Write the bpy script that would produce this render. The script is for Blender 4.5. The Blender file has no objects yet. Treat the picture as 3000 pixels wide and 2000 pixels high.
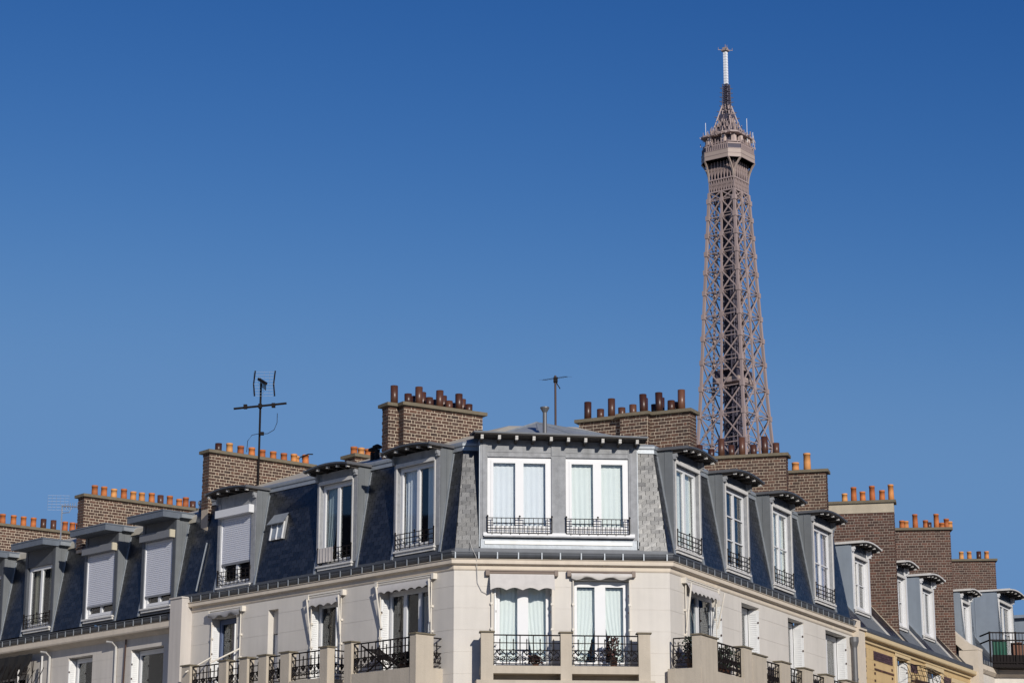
import bpy, math, random
from mathutils import Vector, Matrix
rnd = random.Random(7)
C = bpy.context.scene.collection
R = math.radians
# ------------------------------------------------------------------ camera, sky, sun, exposure
CZ = 10.0
cam = bpy.data.objects.new('camera', bpy.data.cameras.new('camera')); C.objects.link(cam)
cam.location = (0, 0, CZ); cam.rotation_euler = (R(90 + 14.41), 0, 0)
cam.data.lens = 78.0; cam.data.sensor_width = 36.0; cam.data.clip_start = 0.5; cam.data.clip_end = 8000
bpy.context.scene.camera = cam
SUN_AZ, SUN_EL = 159.0, 21.5
w = bpy.data.worlds.new('World'); bpy.context.scene.world = w; w.use_nodes = True
nt = w.node_tree; bg = nt.nodes['Background']
sky = nt.nodes.new('ShaderNodeTexSky'); sky.sky_type = 'NISHITA'; sky.sun_disc = False
sky.sun_elevation = R(SUN_EL); sky.sun_rotation = R(SUN_AZ)
sky.altitude = 100; sky.air_density = 1.0; sky.dust_density = 0.3; sky.ozone_density = 3.0
# polarised deep blue: a contrast curve per channel on the whole dome
sp = nt.nodes.new('ShaderNodeSeparateColor'); cb = nt.nodes.new('ShaderNodeCombineColor'); nt.links.new(sky.outputs[0], sp.inputs[0])
for i, (pw, a_, mx) in enumerate(((2.8, 7.2, 2.35), (1.73, 1.26, 4.05), (1.1, .854, 6.3))):
    ch = [nt.nodes.new('ShaderNodeMath') for _ in range(3)]
    ch[0].operation = 'SMOOTH_MIN'; ch[0].inputs[1].default_value = mx; ch[0].inputs[2].default_value = mx * .25; ch[1].operation = 'POWER'; ch[1].inputs[1].default_value = pw
    ch[2].operation = 'MULTIPLY'; ch[2].inputs[1].default_value = a_ * .1 ** (pw - 1)
    nt.links.new(sp.outputs[i], ch[0].inputs[0]); nt.links.new(ch[0].outputs[0], ch[1].inputs[0]); nt.links.new(ch[1].outputs[0], ch[2].inputs[0]); nt.links.new(ch[2].outputs[0], cb.inputs[i])
nt.links.new(cb.outputs[0], bg.inputs['Color']); bg.inputs['Strength'].default_value = 0.1
sl = bpy.data.lights.new('sun', 'SUN'); sl.energy = 4.0; sl.angle = R(0.5); sl.color = (1.0, 0.945, 0.865)
so = bpy.data.objects.new('sun', sl); C.objects.link(so)
sd = Vector((math.sin(R(SUN_AZ)) * math.cos(R(SUN_EL)), math.cos(R(SUN_AZ)) * math.cos(R(SUN_EL)), math.sin(R(SUN_EL))))
so.rotation_euler = sd.to_track_quat('Z', 'Y').to_euler(); so.location = (30, -60, 60)
vs = bpy.context.scene.view_settings
vs.view_transform = 'Standard'; vs.look = 'None'; vs.gamma = 1; vs.exposure = 0.0; vs.use_curve_mapping = False

# ------------------------------------------------------------------ materials
def mat(name, base, rough=0.7, metal=0.0, var=0.0, col2=None, noise=0.0, nscale=2.0, streak=0.0, bump=0.0, bscale=40.0, spec=0.5):
    m = bpy.data.materials.new(name); m.use_nodes = True
    n = m.node_tree; L = n.links; p = n.nodes['Principled BSDF']
    p.inputs['Roughness'].default_value = rough; p.inputs['Metallic'].default_value = metal
    p.inputs['Specular IOR Level'].default_value = spec
    geo = n.nodes.new('ShaderNodeNewGeometry')
    def math_(op, a, b=None):
        k = n.nodes.new('ShaderNodeMath'); k.operation = op
        for i, v in enumerate((a, b)):
            if v is None: continue
            if isinstance(v, (int, float)): k.inputs[i].default_value = v
            else: L.new(v, k.inputs[i])
        return k.outputs[0]
    at = n.nodes.new('ShaderNodeAttribute'); at.attribute_name = 'tint'
    oi = n.nodes.new('ShaderNodeObjectInfo')
    rr = math_('FRACT', math_('ADD', at.outputs['Fac'], oi.outputs['Random']))
    mix = n.nodes.new('ShaderNodeMix'); mix.data_type = 'RGBA'
    mix.inputs['A'].default_value = (*base, 1); mix.inputs['B'].default_value = (*(col2 or base), 1)
    L.new(rr, mix.inputs['Factor'])
    fac = None
    if var:
        fac = math_('ADD', math_('MULTIPLY', math_('FRACT', math_('MULTIPLY', rr, 7.31)), 2 * var), 1 - var)
    if noise:
        tx = n.nodes.new('ShaderNodeTexNoise'); tx.inputs['Scale'].default_value = nscale; tx.inputs['Detail'].default_value = 6
        tx.inputs['Roughness'].default_value = 0.65; L.new(geo.outputs['Position'], tx.inputs['Vector'])
        f2 = math_('ADD', math_('MULTIPLY', tx.outputs['Fac'], 2 * noise), 1 - noise)
        fac = f2 if fac is None else math_('MULTIPLY', fac, f2)
    if streak:
        mp = n.nodes.new('ShaderNodeMapping'); mp.inputs['Scale'].default_value = (5, 5, 0.35); L.new(geo.outputs['Position'], mp.inputs['Vector'])
        tx = n.nodes.new('ShaderNodeTexNoise'); tx.inputs['Scale'].default_value = 1.3; tx.inputs['Detail'].default_value = 5; L.new(mp.outputs[0], tx.inputs['Vector'])
        f2 = math_('ADD', math_('MULTIPLY', tx.outputs['Fac'], 2 * streak), 1 - streak)
        fac = f2 if fac is None else math_('MULTIPLY', fac, f2)
    if fac is None: L.new(mix.outputs['Result'], p.inputs['Base Color'])
    else:
        vm = n.nodes.new('ShaderNodeVectorMath'); vm.operation = 'SCALE'
        L.new(mix.outputs['Result'], vm.inputs[0]); L.new(fac, vm.inputs['Scale']); L.new(vm.outputs[0], p.inputs['Base Color'])
    if bump:
        tb = n.nodes.new('ShaderNodeTexNoise'); tb.inputs['Scale'].default_value = bscale; tb.inputs['Detail'].default_value = 4
        L.new(geo.outputs['Position'], tb.inputs['Vector'])
        bn = n.nodes.new('ShaderNodeBump'); bn.inputs['Strength'].default_value = bump; bn.inputs['Distance'].default_value = 0.02
        L.new(tb.outputs['Fac'], bn.inputs['Height']); L.new(bn.outputs[0], p.inputs['Normal'])
    return m
def glass_mat(name, tint, minr=0.05):
    m = bpy.data.materials.new(name); m.use_nodes = True; n = m.node_tree; L = n.links
    n.nodes.remove(n.nodes['Principled BSDF']); out = n.nodes['Material Output']
    t = n.nodes.new('ShaderNodeBsdfTransparent'); t.inputs[0].default_value = (*tint, 1)
    g = n.nodes.new('ShaderNodeBsdfGlossy'); g.inputs['Roughness'].default_value = 0.03
    f = n.nodes.new('ShaderNodeLayerWeight'); f.inputs[0].default_value = .5
    pw = n.nodes.new('ShaderNodeMath'); pw.operation = 'POWER'; pw.inputs[1].default_value = 4.0; L.new(f.outputs['Facing'], pw.inputs[0])
    a = n.nodes.new('ShaderNodeMath'); a.operation = 'MULTIPLY_ADD'; a.inputs[1].default_value = .9; a.inputs[2].default_value = minr; a.use_clamp = True
    mx = n.nodes.new('ShaderNodeMixShader')
    L.new(pw.outputs[0], a.inputs[0]); L.new(a.outputs[0], mx.inputs[0]); L.new(t.outputs[0], mx.inputs[1]); L.new(g.outputs[0], mx.inputs[2]); L.new(mx.outputs[0], out.inputs[0])
    return m
M = dict(
 plaster=mat('cream_render', (.60, .56, .505), .85, noise=.17, nscale=.7, streak=.09, bump=.15, bscale=60),
 stone=mat('cornice_stone', (.61, .53, .43), .8, noise=.12, nscale=2.5, streak=.12, bump=.2),
 balcony=mat('balcony_stone', (.46, .40, .32), .85, noise=.16, nscale=2.2, streak=.16, bump=.3, bscale=25),
 grey_stone=mat('party_wall_render', (.50, .46, .42), .85, noise=.12, nscale=1.2, streak=.16, bump=.2),
 slate=mat('slate', (.015, .0165, .021), .345, var=.50, noise=.22, nscale=9, streak=.25, bump=.04, bscale=30, spec=.70),
 underlay=mat('roof_underlay', (.02, .022, .026), .8),
 zinc=mat('zinc_sheet', (.30, .325, .35), .5, .35, noise=.20, nscale=3, streak=.18, bump=.15, bscale=12),
 zinc_dark=mat('weathered_zinc', (.085, .092, .105), .55, .25, noise=.25, nscale=4, streak=.2),
 zinc_blue=mat('blue_grey_zinc', (.25, .29, .34), .6, .1, noise=.14, nscale=2.5, streak=.15),
 cheekz=mat('cheek_zinc', (.150, .160, .168), .6, .1, noise=.2, nscale=3, streak=.22),
 lid=mat('lid_zinc', (.135, .155, .185), .55, .15, noise=.2, nscale=3, streak=.15),
 lead=mat('grey_painted_timber', (.27, .275, .285), .7, noise=.42, nscale=7, streak=.42, bump=.3, bscale=50),
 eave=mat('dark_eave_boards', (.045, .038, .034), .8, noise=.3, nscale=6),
 bracket=mat('pale_bracket_paint', (.50, .48, .45), .7, noise=.2, nscale=8),
 white=mat('white_window_paint', (.66, .66, .665), .45, noise=.05, nscale=6),
 old_white=mat('weathered_white_paint', (.60, .58, .55), .6, noise=.2, nscale=9, streak=.2),
 terrasson=mat('pale_upper_roof', (.47, .43, .35), .7, .05, noise=.2, nscale=2.5, streak=.1),
 mortar=mat('lime_mortar', (.47, .39, .30), .9, noise=.18, nscale=5, bump=.4, bscale=60),
 mortar_mid=mat('tan_mortar', (.38, .31, .235), .9, noise=.25, nscale=5, streak=.2, bump=.4, bscale=60),
 mortar_dark=mat('grey_mortar', (.27, .22, .18), .9, noise=.2, nscale=5, bump=.4, bscale=60),
 brick=mat('brown_brick', (.060, .036, .027), .85, var=.3, col2=(.105, .052, .034), noise=.35, nscale=14, streak=.25, bump=.3, bscale=80),
 brick_red=mat('red_brown_brick', (.060, .030, .022), .85, var=.3, col2=(.10, .044, .029), noise=.35, nscale=14, streak=.25, bump=.3, bscale=80),
 cap=mat('chimney_cap_stone', (.15, .125, .085), .9, noise=.35, nscale=5, bump=.5, bscale=30),
 capband=mat('chimney_cream_band', (.42, .36, .27), .9, noise=.2, nscale=3, streak=.15),
 pot_orange=mat('orange_terracotta', (.52, .17, .045), .75, var=.15, col2=(.36, .10, .03), noise=.3, nscale=9, streak=.2),
 pot_yellow=mat('light_terracotta', (.62, .30, .10), .75, var=.12, col2=(.55, .21, .06), noise=.25, nscale=9, streak=.2),
 pot_brown=mat('dark_brown_clay', (.060, .022, .013), .38, var=.25, col2=(.105, .045, .026), noise=.35, nscale=10, streak=.3),
 sooty=mat('soot', (.012, .011, .011), .9),
 iron=mat('black_wrought_iron', (.014, .011, .011), .7, 0, spec=.1),
 rusty=mat('brown_iron', (.075, .042, .032), .6, .2, noise=.3, nscale=20),
 pipe=mat('dark_zinc_pipe', (.13, .13, .135), .5, .3, noise=.2, nscale=6),
 shutter=mat('grey_roller_slats', (.62, .63, .68), .5, noise=.06, nscale=4),
 box_dark=mat('shutter_box_grey', (.17, .175, .19), .6, noise=.1),
 box_end=mat('shutter_box_cream', (.50, .45, .34), .6),
 louvre=mat('white_louvre_paint', (.74, .74, .73), .5, noise=.06, nscale=5),
 awning=mat('pale_awning_cloth', (.53, .50, .47), .85, noise=.14, nscale=5, streak=.12),
 awning_dark=mat('grey_awning_cloth', (.32, .31, .31), .85, noise=.15, nscale=5),
 pole=mat('cream_enamel', (.66, .61, .53), .5, noise=.1, nscale=8),
 old_hw=mat('brown_enamel', (.20, .15, .12), .6, noise=.2, nscale=8),
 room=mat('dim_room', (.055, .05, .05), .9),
 interior=mat('interior_door_blue', (.10, .13, .22), .7),
 curtain=mat('pale_green_curtain', (.70, .76, .735), .9, noise=.05, nscale=4),
 curtain_white=mat('white_net_curtain', (.70, .745, .775), .9, noise=.05, nscale=4),
 curtain_tan=mat('cream_curtain', (.60, .52, .36), .9, noise=.08, nscale=4),
 curtain_violet=mat('lilac_net_curtain', (.36, .35, .43), .9, noise=.06, nscale=4),
 yellow=mat('yellow_glazed_brick', (.56, .40, .20), .75, noise=.12, nscale=3, streak=.1, bump=.3, bscale=70),
 yellow_trim=mat('cream_stone_trim', (.60, .47, .28), .75, noise=.1, nscale=3),
 purple=mat('violet_glazed_brick', (.075, .04, .045), .5, var=.35, noise=.2, nscale=10),
 tower=mat('tower_brown_paint', (.33, .252, .232), .6, var=.10, noise=.1, nscale=.3),  # brown paint; its mauve shift stands in for distance haze
 tower_dark=mat('tower_shade_blue', (.060, .052, .075), .7, noise=.15, nscale=.4),  # bluish dark: inner shade and distance haze put into the colour
 tower_pale=mat('tower_pale_panel', (.38, .30, .255), .6, noise=.1, nscale=.4),
 radome=mat('white_radome', (.82, .82, .83), .45),
 steel=mat('galvanised_steel', (.42, .43, .45), .4, .6),
 leaf=mat('dark_leaves', (.018, .030, .014), .7, var=.4, noise=.3, nscale=20),
 leaf_red=mat('dry_red_leaves', (.075, .03, .025), .8, var=.4),
 cloth=mat('hung_cloth', (.50, .46, .43), .9, noise=.22, nscale=9),
 green=mat('green_screen', (.012, .085, .055), .7, noise=.2, nscale=5),
 orange_wood=mat('orange_brown_boards', (.15, .058, .03), .7, noise=.35, nscale=6, streak=.3),
 asphalt=mat('asphalt', (.05, .05, .052), .9, noise=.2, nscale=3), ground=mat('ground_paving', (.22, .20, .18), .9, noise=.15, nscale=.5),
 pavement=mat('pavement_stone', (.28, .27, .25), .9, noise=.1, nscale=2),
 glass=glass_mat('window_glass', (.985, .99, .99)),
 glass_dark=glass_mat('dusky_window_glass', (.78, .81, .83), .06),
)

# ------------------------------------------------------------------ frames and mesh builder
def D(az): return Vector((math.sin(R(az)), math.cos(R(az)), 0))
class Fr:                                     # u along the wall, o outwards, z up
    def __init__(s, p, t, n): s.p, s.t, s.n = Vector(p), Vector(t), Vector(n)
    def __call__(s, u, o, z): return s.p + s.t * u + s.n * o + Vector((0, 0, z))
    def rot(s):                               # right-handed rotation, x along the wall
        x, z = s.t, Vector((0, 0, 1)); y = z.cross(x)
        return Matrix((x, y, z)).transposed()
A0, B0 = Vector((-1.3867, 52.774, 0)), Vector((3.801, 53.2279, 0))
FL = Fr(A0, D(-43.2), D(-133.2)); FC = Fr(A0, D(85), D(175)); FR = Fr(B0, D(26.4), D(116.4))
CW = (B0 - A0).length; TA, TB = 0.4856, 0.5612
ORG = {}
class MB:
    def __init__(s): s.v, s.f, s.t = [], [], []
    def add(s, vs, fs, t=0.0):
        b = len(s.v); s.v += [Vector(q) for q in vs]; s.f += [tuple(b + i for i in f) for f in fs]; s.t += [t] * len(fs)
    def box(s, fr, u0, u1, o0, o1, z0, z1, t=0.0):
        s.add([fr(u, o, z) for z in (z0, z1) for o in (o0, o1) for u in (u0, u1)],
              [(0, 1, 3, 2), (4, 6, 7, 5), (0, 4, 5, 1), (2, 3, 7, 6), (0, 2, 6, 4), (1, 5, 7, 3)], t)
    def prism_oz(s, fr, poly, u0, u1, t=0.0):  # polygon in (o, z) extruded along u
        n = len(poly); s.add([fr(u0, o, z) for o, z in poly] + [fr(u1, o, z) for o, z in poly],
              [tuple(range(n)), tuple(range(2 * n - 1, n - 1, -1))] + [(i, (i + 1) % n, n + (i + 1) % n, n + i) for i in range(n)], t)
    def prism_uz(s, fr, poly, o0, o1, t=0.0):
        n = len(poly); s.add([fr(u, o0, z) for u, z in poly] + [fr(u, o1, z) for u, z in poly],
              [tuple(range(n)), tuple(range(2 * n - 1, n - 1, -1))] + [(i, (i + 1) % n, n + (i + 1) % n, n + i) for i in range(n)], t)
    def tube(s, pts, r, sides=6, t=0.0):
        pts = [Vector(p) for p in pts]; rings = []
        rs = r if isinstance(r, (list, tuple)) else [r] * len(pts)
        for i, p in enumerate(pts):
            d = (pts[min(i + 1, len(pts) - 1)] - pts[max(i - 1, 0)]).normalized()
            a = d.orthogonal() if abs(d.z) > .9 else d.cross(Vector((0, 0, 1)))
            a.normalize(); b = d.cross(a)
            rings.append([p + (a * math.cos(k * 2 * math.pi / sides) + b * math.sin(k * 2 * math.pi / sides)) * rs[i] for k in range(sides)])
        n = sides; vs = [q for rg in rings for q in rg]; fs = []
        for i in range(len(rings) - 1):
            fs += [(i * n + k, i * n + (k + 1) % n, (i + 1) * n + (k + 1) % n, (i + 1) * n + k) for k in range(n)]
        fs += [tuple(range(n))[::-1], tuple((len(rings) - 1) * n + k for k in range(n))]
        s.add(vs, fs, t)
    def bar(s, p, q, w_, h=None, up=Vector((0, 0, 1)), t=0.0):
        p, q = Vector(p), Vector(q); d = (q - p).normalized(); h = h or w_
        a = d.cross(up)
        if a.length < 1e-3: a = d.orthogonal()
        a.normalize(); b = a.cross(d); a = a * w_ / 2; b = b * h / 2
        s.add([x + i * a + j * b for x in (p, q) for i, j in ((-1, -1), (1, -1), (1, 1), (-1, 1))],
              [(0, 3, 2, 1), (4, 5, 6, 7), (0, 1, 5, 4), (1, 2, 6, 5), (2, 3, 7, 6), (3, 0, 4, 7)], t)
    def lathe(s, c, prof, sides=12, t=0.0, lean=(0, 0)):      # prof: (r, z)
        c = Vector(c); n = sides; z0 = prof[0][1]
        vs = [c + Vector((r * math.cos(k * 2 * math.pi / n) + lean[0] * (z - z0), r * math.sin(k * 2 * math.pi / n) + lean[1] * (z - z0), z)) for r, z in prof for k in range(n)]
        fs = [(i * n + k, i * n + (k + 1) % n, (i + 1) * n + (k + 1) % n, (i + 1) * n + k) for i in range(len(prof) - 1) for k in range(n)]
        fs += [tuple(range(n))[::-1], tuple((len(prof) - 1) * n + k for k in range(n))]
        s.add(vs, fs, t)
    def build(s, name, m, parent=None, smooth=False, label=None, kind=None, org=None):
        lo = Vector((min(q[i] for q in s.v) for i in range(3))); hi = Vector((max(q[i] for q in s.v) for i in range(3)))
        g = Vector(org) if org is not None else Vector(((lo.x + hi.x) / 2, (lo.y + hi.y) / 2, lo.z))
        me = bpy.data.meshes.new(name); me.from_pydata([q - g for q in s.v], [], s.f)
        if any(s.t):
            at = me.attributes.new('tint', 'FLOAT', 'FACE'); at.data.foreach_set('value', s.t)
        me.materials.append(M[m] if isinstance(m, str) else m)
        if smooth: me.polygons.foreach_set('use_smooth', [True] * len(me.polygons))
        o = bpy.data.objects.new(name, me); C.objects.link(o); ORG[o.name] = g
        if parent is not None: o.parent = parent; o.location = g - ORG[parent.name]
        else: o.location = g
        if label: o['label'] = label
        if kind: o['kind'] = kind
        return o
def tag(o, label, cat, group=None):
    o['label'] = label; o['category'] = cat
    if group: o['group'] = group
    return o
def empty(name, p, label, cat, group=None):
    o = bpy.data.objects.new(name, None); C.objects.link(o); o.location = p; ORG[o.name] = Vector(p); o.empty_display_size = .3
    return tag(o, label, cat, group)
def place(name, me, parent, mw):              # a piece that shares its mesh, placed by a world matrix
    o = bpy.data.objects.new(name, me); C.objects.link(o); o.parent = parent
    o.matrix_basis = Matrix.Translation(-ORG[parent.name]) @ mw
    ORG[o.name] = mw.translation.copy(); return o
def unit_mesh(name, m, bev=0.0):
    b = MB(); b.box(Fr((0, 0, 0), (1, 0, 0), (0, 1, 0)), -.5, .5, -.5, .5, -.5, .5)
    me = bpy.data.meshes.new(name); me.from_pydata(b.v, [], b.f); me.materials.append(M[m]); return me
def beam(name, me, parent, p, q, w_, h, up):  # unit box stretched between two points
    p, q = Vector(p), Vector(q); d = q - p; L = d.length; x = d / L
    y = Vector(up).cross(x); y.normalize(); z = x.cross(y)
    return place(name, me, parent, Matrix.Translation((p + q) / 2) @ Matrix((x, y, z)).transposed().to_4x4() @ Matrix.Diagonal((L, w_, h, 1)))

# sweep of a closed (o, z) profile round the corner: left end, two mitred corners, right end
def sweep(b, prof, uL, uR, t=0.0):
    n = len(prof)
    rings = [[FL(uL, o, z) for o, z in prof], [FL(-o * TA, o, z) for o, z in prof], [FR(-o * TB, o, z) for o, z in prof], [FR(uR, o, z) for o, z in prof]]
    vs = [q for r_ in rings for q in r_]
    fs = [(i * n + k, i * n + (k + 1) % n, (i + 1) * n + (k + 1) % n, (i + 1) * n + k) for i in range(3) for k in range(n)]
    fs += [tuple(range(n)), tuple(3 * n + k for k in range(n))[::-1]]
    b.add(vs, fs, t)
def run(b, fr, prof, u0, u1): b.prism_oz(fr, prof, u0, u1)

# wall with openings, laid in courses with recessed joints
def wall(b, fr, u0, u1, z0, z1, holes, thick=.28, course=.52, groove=.006, ztop_course=None):
    zs = {z0, z1}; 
    zz = z1
    joints = []
    while zz > z1 - 3.4 and zz > z0: joints.append(zz); zz -= course
    for h in holes: zs |= {h[2], h[3]}
    zs |= {j for j in joints}; zs = sorted(z for z in zs if z0 <= z <= z1)
    for a, c in zip(zs[:-1], zs[1:]):
        if c - a < 1e-4: continue
        cuts = [u0]; mid = (a + c) / 2
        for h in sorted(holes):
            if h[2] < mid < h[3]: cuts += [h[0], h[1]]
        cuts.append(u1)
        ga = groove / 2 if any(abs(a - j) < 1e-4 for j in joints) and a > z0 + .01 else 0
        gc = groove / 2 if any(abs(c - j) < 1e-4 for j in joints) and c < z1 - .01 else 0
        for i in range(0, len(cuts), 2):
            if cuts[i + 1] - cuts[i] < .005: continue
            b.box(fr, cuts[i], cuts[i + 1], -thick, 0, a + ga, c - gc)
            if ga: b.box(fr, cuts[i], cuts[i + 1], -thick, -.006, a, a + ga)
            if gc: b.box(fr, cuts[i], cuts[i + 1], -thick, -.006, c - gc, c)
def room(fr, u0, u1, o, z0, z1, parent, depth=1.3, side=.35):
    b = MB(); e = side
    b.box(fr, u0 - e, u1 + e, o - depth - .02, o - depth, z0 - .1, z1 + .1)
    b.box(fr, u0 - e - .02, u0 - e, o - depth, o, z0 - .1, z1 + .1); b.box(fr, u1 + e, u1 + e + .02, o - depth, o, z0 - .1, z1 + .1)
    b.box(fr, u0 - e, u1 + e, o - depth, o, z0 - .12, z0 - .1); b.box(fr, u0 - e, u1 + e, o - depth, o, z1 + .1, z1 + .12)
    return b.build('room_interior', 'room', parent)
# a two-sash window: frame mesh with panes as pieces
def window(name, fr, u0, u1, z0, z1, o, parent, m='white', bars=0, glass='glass', fw=.06, sw=.055, mul=.10, fixed_top=0, child_panes=True, nsash=2):
    b = MB(); d0, d1 = o - .06, o
    b.box(fr, u0, u0 + fw, d0, d1, z0, z1); b.box(fr, u1 - fw, u1, d0, d1, z0, z1)
    b.box(fr, u0 + fw, u1 - fw, d0, d1, z1 - fw, z1); b.box(fr, u0 + fw, u1 - fw, d0, d1, z0, z0 + fw)
    a0, a1, y0, y1 = u0 + fw, u1 - fw, z0 + fw, z1 - fw
    ws = (a1 - a0) / nsash; panes = []
    for i in range(nsash):
        x0, x1 = a0 + i * ws, a0 + (i + 1) * ws
        l = mul / 2 if i else sw; r_ = mul / 2 if i < nsash - 1 else sw
        b.box(fr, x0, x0 + l, d0 + .01, d1 + .012, y0, y1); b.box(fr, x1 - r_, x1, d0 + .01, d1 + .012, y0, y1)
        b.box(fr, x0 + l, x1 - r_, d0 + .01, d1 + .012, y0, y0 + sw + .02); b.box(fr, x0 + l, x1 - r_, d0 + .01, d1 + .012, y1 - sw, y1)
        g0, g1 = y0 + sw + .02, y1 - sw
        n = bars + 1
        for k in range(n):
            q0, q1 = g0 + (g1 - g0) * k / n, g0 + (g1 - g0) * (k + 1) / n
            if k: b.box(fr, x0 + l, x1 - r_, d0 + .015, d1 + .008, q0 - .015, q0 + .015)
            panes.append((x0 + l, x1 - r_, q0 + (.015 if k else 0), q1 - (.015 if k < n - 1 else 0)))
    fo = b.build(name, m, parent)
    for x0, x1, q0, q1 in panes:
        p = MB(); p.box(fr, x0, x1, o - .035, o - .030, q0, q1); p.build('pane', glass, fo if child_panes else parent)
    return fo
def wave_sheet(fr, a, bb, z0, z1, o, folds=7, amp=.03, sweepL=0, sweepR=0, seed=0, knee=.35):
    rr = random.Random(seed); b = MB(); nu, nz = folds * 4, 12; vs = []
    ph = [rr.uniform(-.4, .4) for _ in range(nu + 1)]
    for j in range(nz + 1):
        f = j / nz; z = z1 + (z0 - z1) * f; g = f ** 1.9
        l, r_ = a + sweepL * g, bb - sweepR * g
        for i in range(nu + 1):
            s = i / nu
            vs.append(fr(l + (r_ - l) * s, o + amp * (.4 + .6 * f) * math.sin(i * math.pi / 2 + ph[i] + .3 * f), z))
    n = nu + 1
    b.add(vs, [(j * n + i, j * n + i + 1, (j + 1) * n + i + 1, (j + 1) * n + i) for j in range(nz) for i in range(nu)])
    return b
def curtain(fr, a, bb, z0, z1, o, m, label, group=None, **k):
    o_ = wave_sheet(fr, a, bb, z0, z1, o, **k).build('curtain', m, None, smooth=True); return tag(o_, label, 'curtain', group)
def grille(fr, u0, u1, z0, z1, o, parent, nv=9, rows=(.5,), wl=.0085):
    b = MB()
    for z in [z0, z1] + [z0 + (z1 - z0) * r_ for r_ in rows]: b.box(fr, u0, u1, o - wl, o + wl, z - wl, z + wl)
    for i in range(nv):
        u = u0 + (u1 - u0) * i / (nv - 1); k = wl * (1.3 if i in (0, nv - 1) else .8)
        b.box(fr, u - k, u + k, o - k, o + k, z0 - (.04 if i % 2 else 0), z1 + (.03 if i in (0, nv - 1, nv // 2) else 0))
    for i in range(0, nv, max(1, nv // 2)):
        u = u0 + (u1 - u0) * i / (nv - 1)
        b.lathe(fr(u, o, 0), [(.004, z1 + .015), (.026, z1 + .035), (.026, z1 + .05), (.004, z1 + .07)], 6)
    b.box(fr, u0 - .01, u0 + .01, o - .2, o, z1 - .02, z1); b.box(fr, u1 - .01, u1 + .01, o - .2, o, z1 - .02, z1)
    return b.build('railing', 'iron', parent)

# ------------------------------------------------------------------ roof slope functions (o at height z)
slM = lambda z: -.06 - .175 * (z - 18.45)
slN = lambda z: -.06 - .175 * (z - 18.10)
slY = lambda z: .05 - (z - 18.2) / 1.15
SLATES = []                                   # (distance, polygon corners, parent key)
def slates(fr, sl, z0, z1, lo, hi, blocks, key, wd=.20, ex=.108, lim=None):
    n = int((z1 - z0) / ex)
    for j in range(n):
        a, c = z0 + j * ex, z0 + (j + 1) * ex + .006
        off = (j % 2) * wd / 2 + rnd.uniform(-.01, .01)
        iv = [(lo(a), hi(a), lo(c), hi(c))]
        for b0, b1, bz0, bz1 in blocks:
            if not (bz0 < (a + c) / 2 < bz1): continue
            nv = []
            for l0, h0, l1, h1 in iv:
                if b1 <= l0 or b0 >= h0: nv.append((l0, h0, l1, h1)); continue
                if b0 > l0: nv.append((l0, b0, l1, b0))
                if b1 < h0: nv.append((b1, h0, b1, h1))
            iv = nv
        for l0, h0, l1, h1 in iv:
            if h0 - l0 < .02: continue
            k = math.floor((min(l0, l1) - off) / wd)
            while off + k * wd < max(h0, h1):
                s0, s1 = off + k * wd + .0055, off + (k + 1) * wd - .0055; k += 1
                c0, c1, d0, d1 = max(s0, l0), min(s1, h0), max(s0, l1), min(s1, h1)
                if c1 - c0 < .025 or d1 - d0 < .01: continue
                pr = .0165 + rnd.uniform(-.0017, .0017); dz = rnd.uniform(-.012, .006)
                P = [fr(c0, sl(a) + pr, a + dz), fr(c1, sl(a) + pr + rnd.uniform(-.0015, .0015), a + dz), fr(d1, sl(c) + .0130, c), fr(d0, sl(c) + .0130, c),
                     fr(c0, sl(a), a + dz), fr(c1, sl(a), a + dz)]
                SLATES.append(((P[0] - Vector((0, 0, CZ))).length + (0 if fr is FC else 5), P, key))
SF = [(0, 1, 2, 3), (0, 4, 5, 1)]
def emit_slates(key, parent, limit):
    S = sorted([s for s in SLATES if s[2] == key], key=lambda s: s[0])
    for d_, P, _ in S[:limit]:
        b = MB(); b.add(P, SF, rnd.random() or .1); b.build('slate', 'slate', parent)
    if S[limit:]:
        b = MB()
        for d_, P, _ in S[limit:]: b.add(P, SF, rnd.random() or .1)
        b.build('slate_field', 'slate', parent, kind='stuff')

# ------------------------------------------------------------------ chimneys
BR = []                                       # bricks waiting to be split into pieces and the rest
def brick_face(fr, u0, u1, o, z0, z1, stack, key, course=.088, zlow=None, flip=0):
    n = int((z1 - z0) / course)
    for j in range(n):
        z = z1 - (j + 1) * course + .012; u = u0 + .012 - (.155 if (j + flip) % 2 else 0); k = 0
        while u < u1 - .03:
            wd = .195 if k % 2 == 0 else .07
            wd += rnd.uniform(-.012, .012)
            a, c = max(u, u0 + .006), min(u + wd, u1 - .006)
            if c - a > .03 and (zlow is None or z > zlow((a + c) / 2) - .02):
                BR.append((fr, a, c, o, z, z + course - .024, stack, key))
            u += wd + .024; k += 1
def emit_bricks(key, parent, limit, me, m):
    S = [s for s in BR if s[7] == key]
    eye = Vector((0, 0, CZ))
    S.sort(key=lambda s: (s[0]((s[1] + s[2]) / 2, s[3], s[4]) - eye).length)
    for fr, a, c, o, z0, z1, st, _ in S[:limit]:
        mw = Matrix.Translation(fr((a + c) / 2, o - .01 + rnd.uniform(-.003, .004), (z0 + z1) / 2)) @ fr.rot().to_4x4() @ Matrix.Diagonal((c - a, .05, z1 - z0, 1))
        place('brick', me, st, mw)
    if S[limit:]:
        b = MB()
        for fr, a, c, o, z0, z1, st, _ in S[limit:]: b.box(fr, a, c, o - .035, o + .014 + rnd.uniform(-.003, .004), z0, z1, rnd.random() or .1)
        b.build('brickwork', m, parent, kind='stuff')
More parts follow.
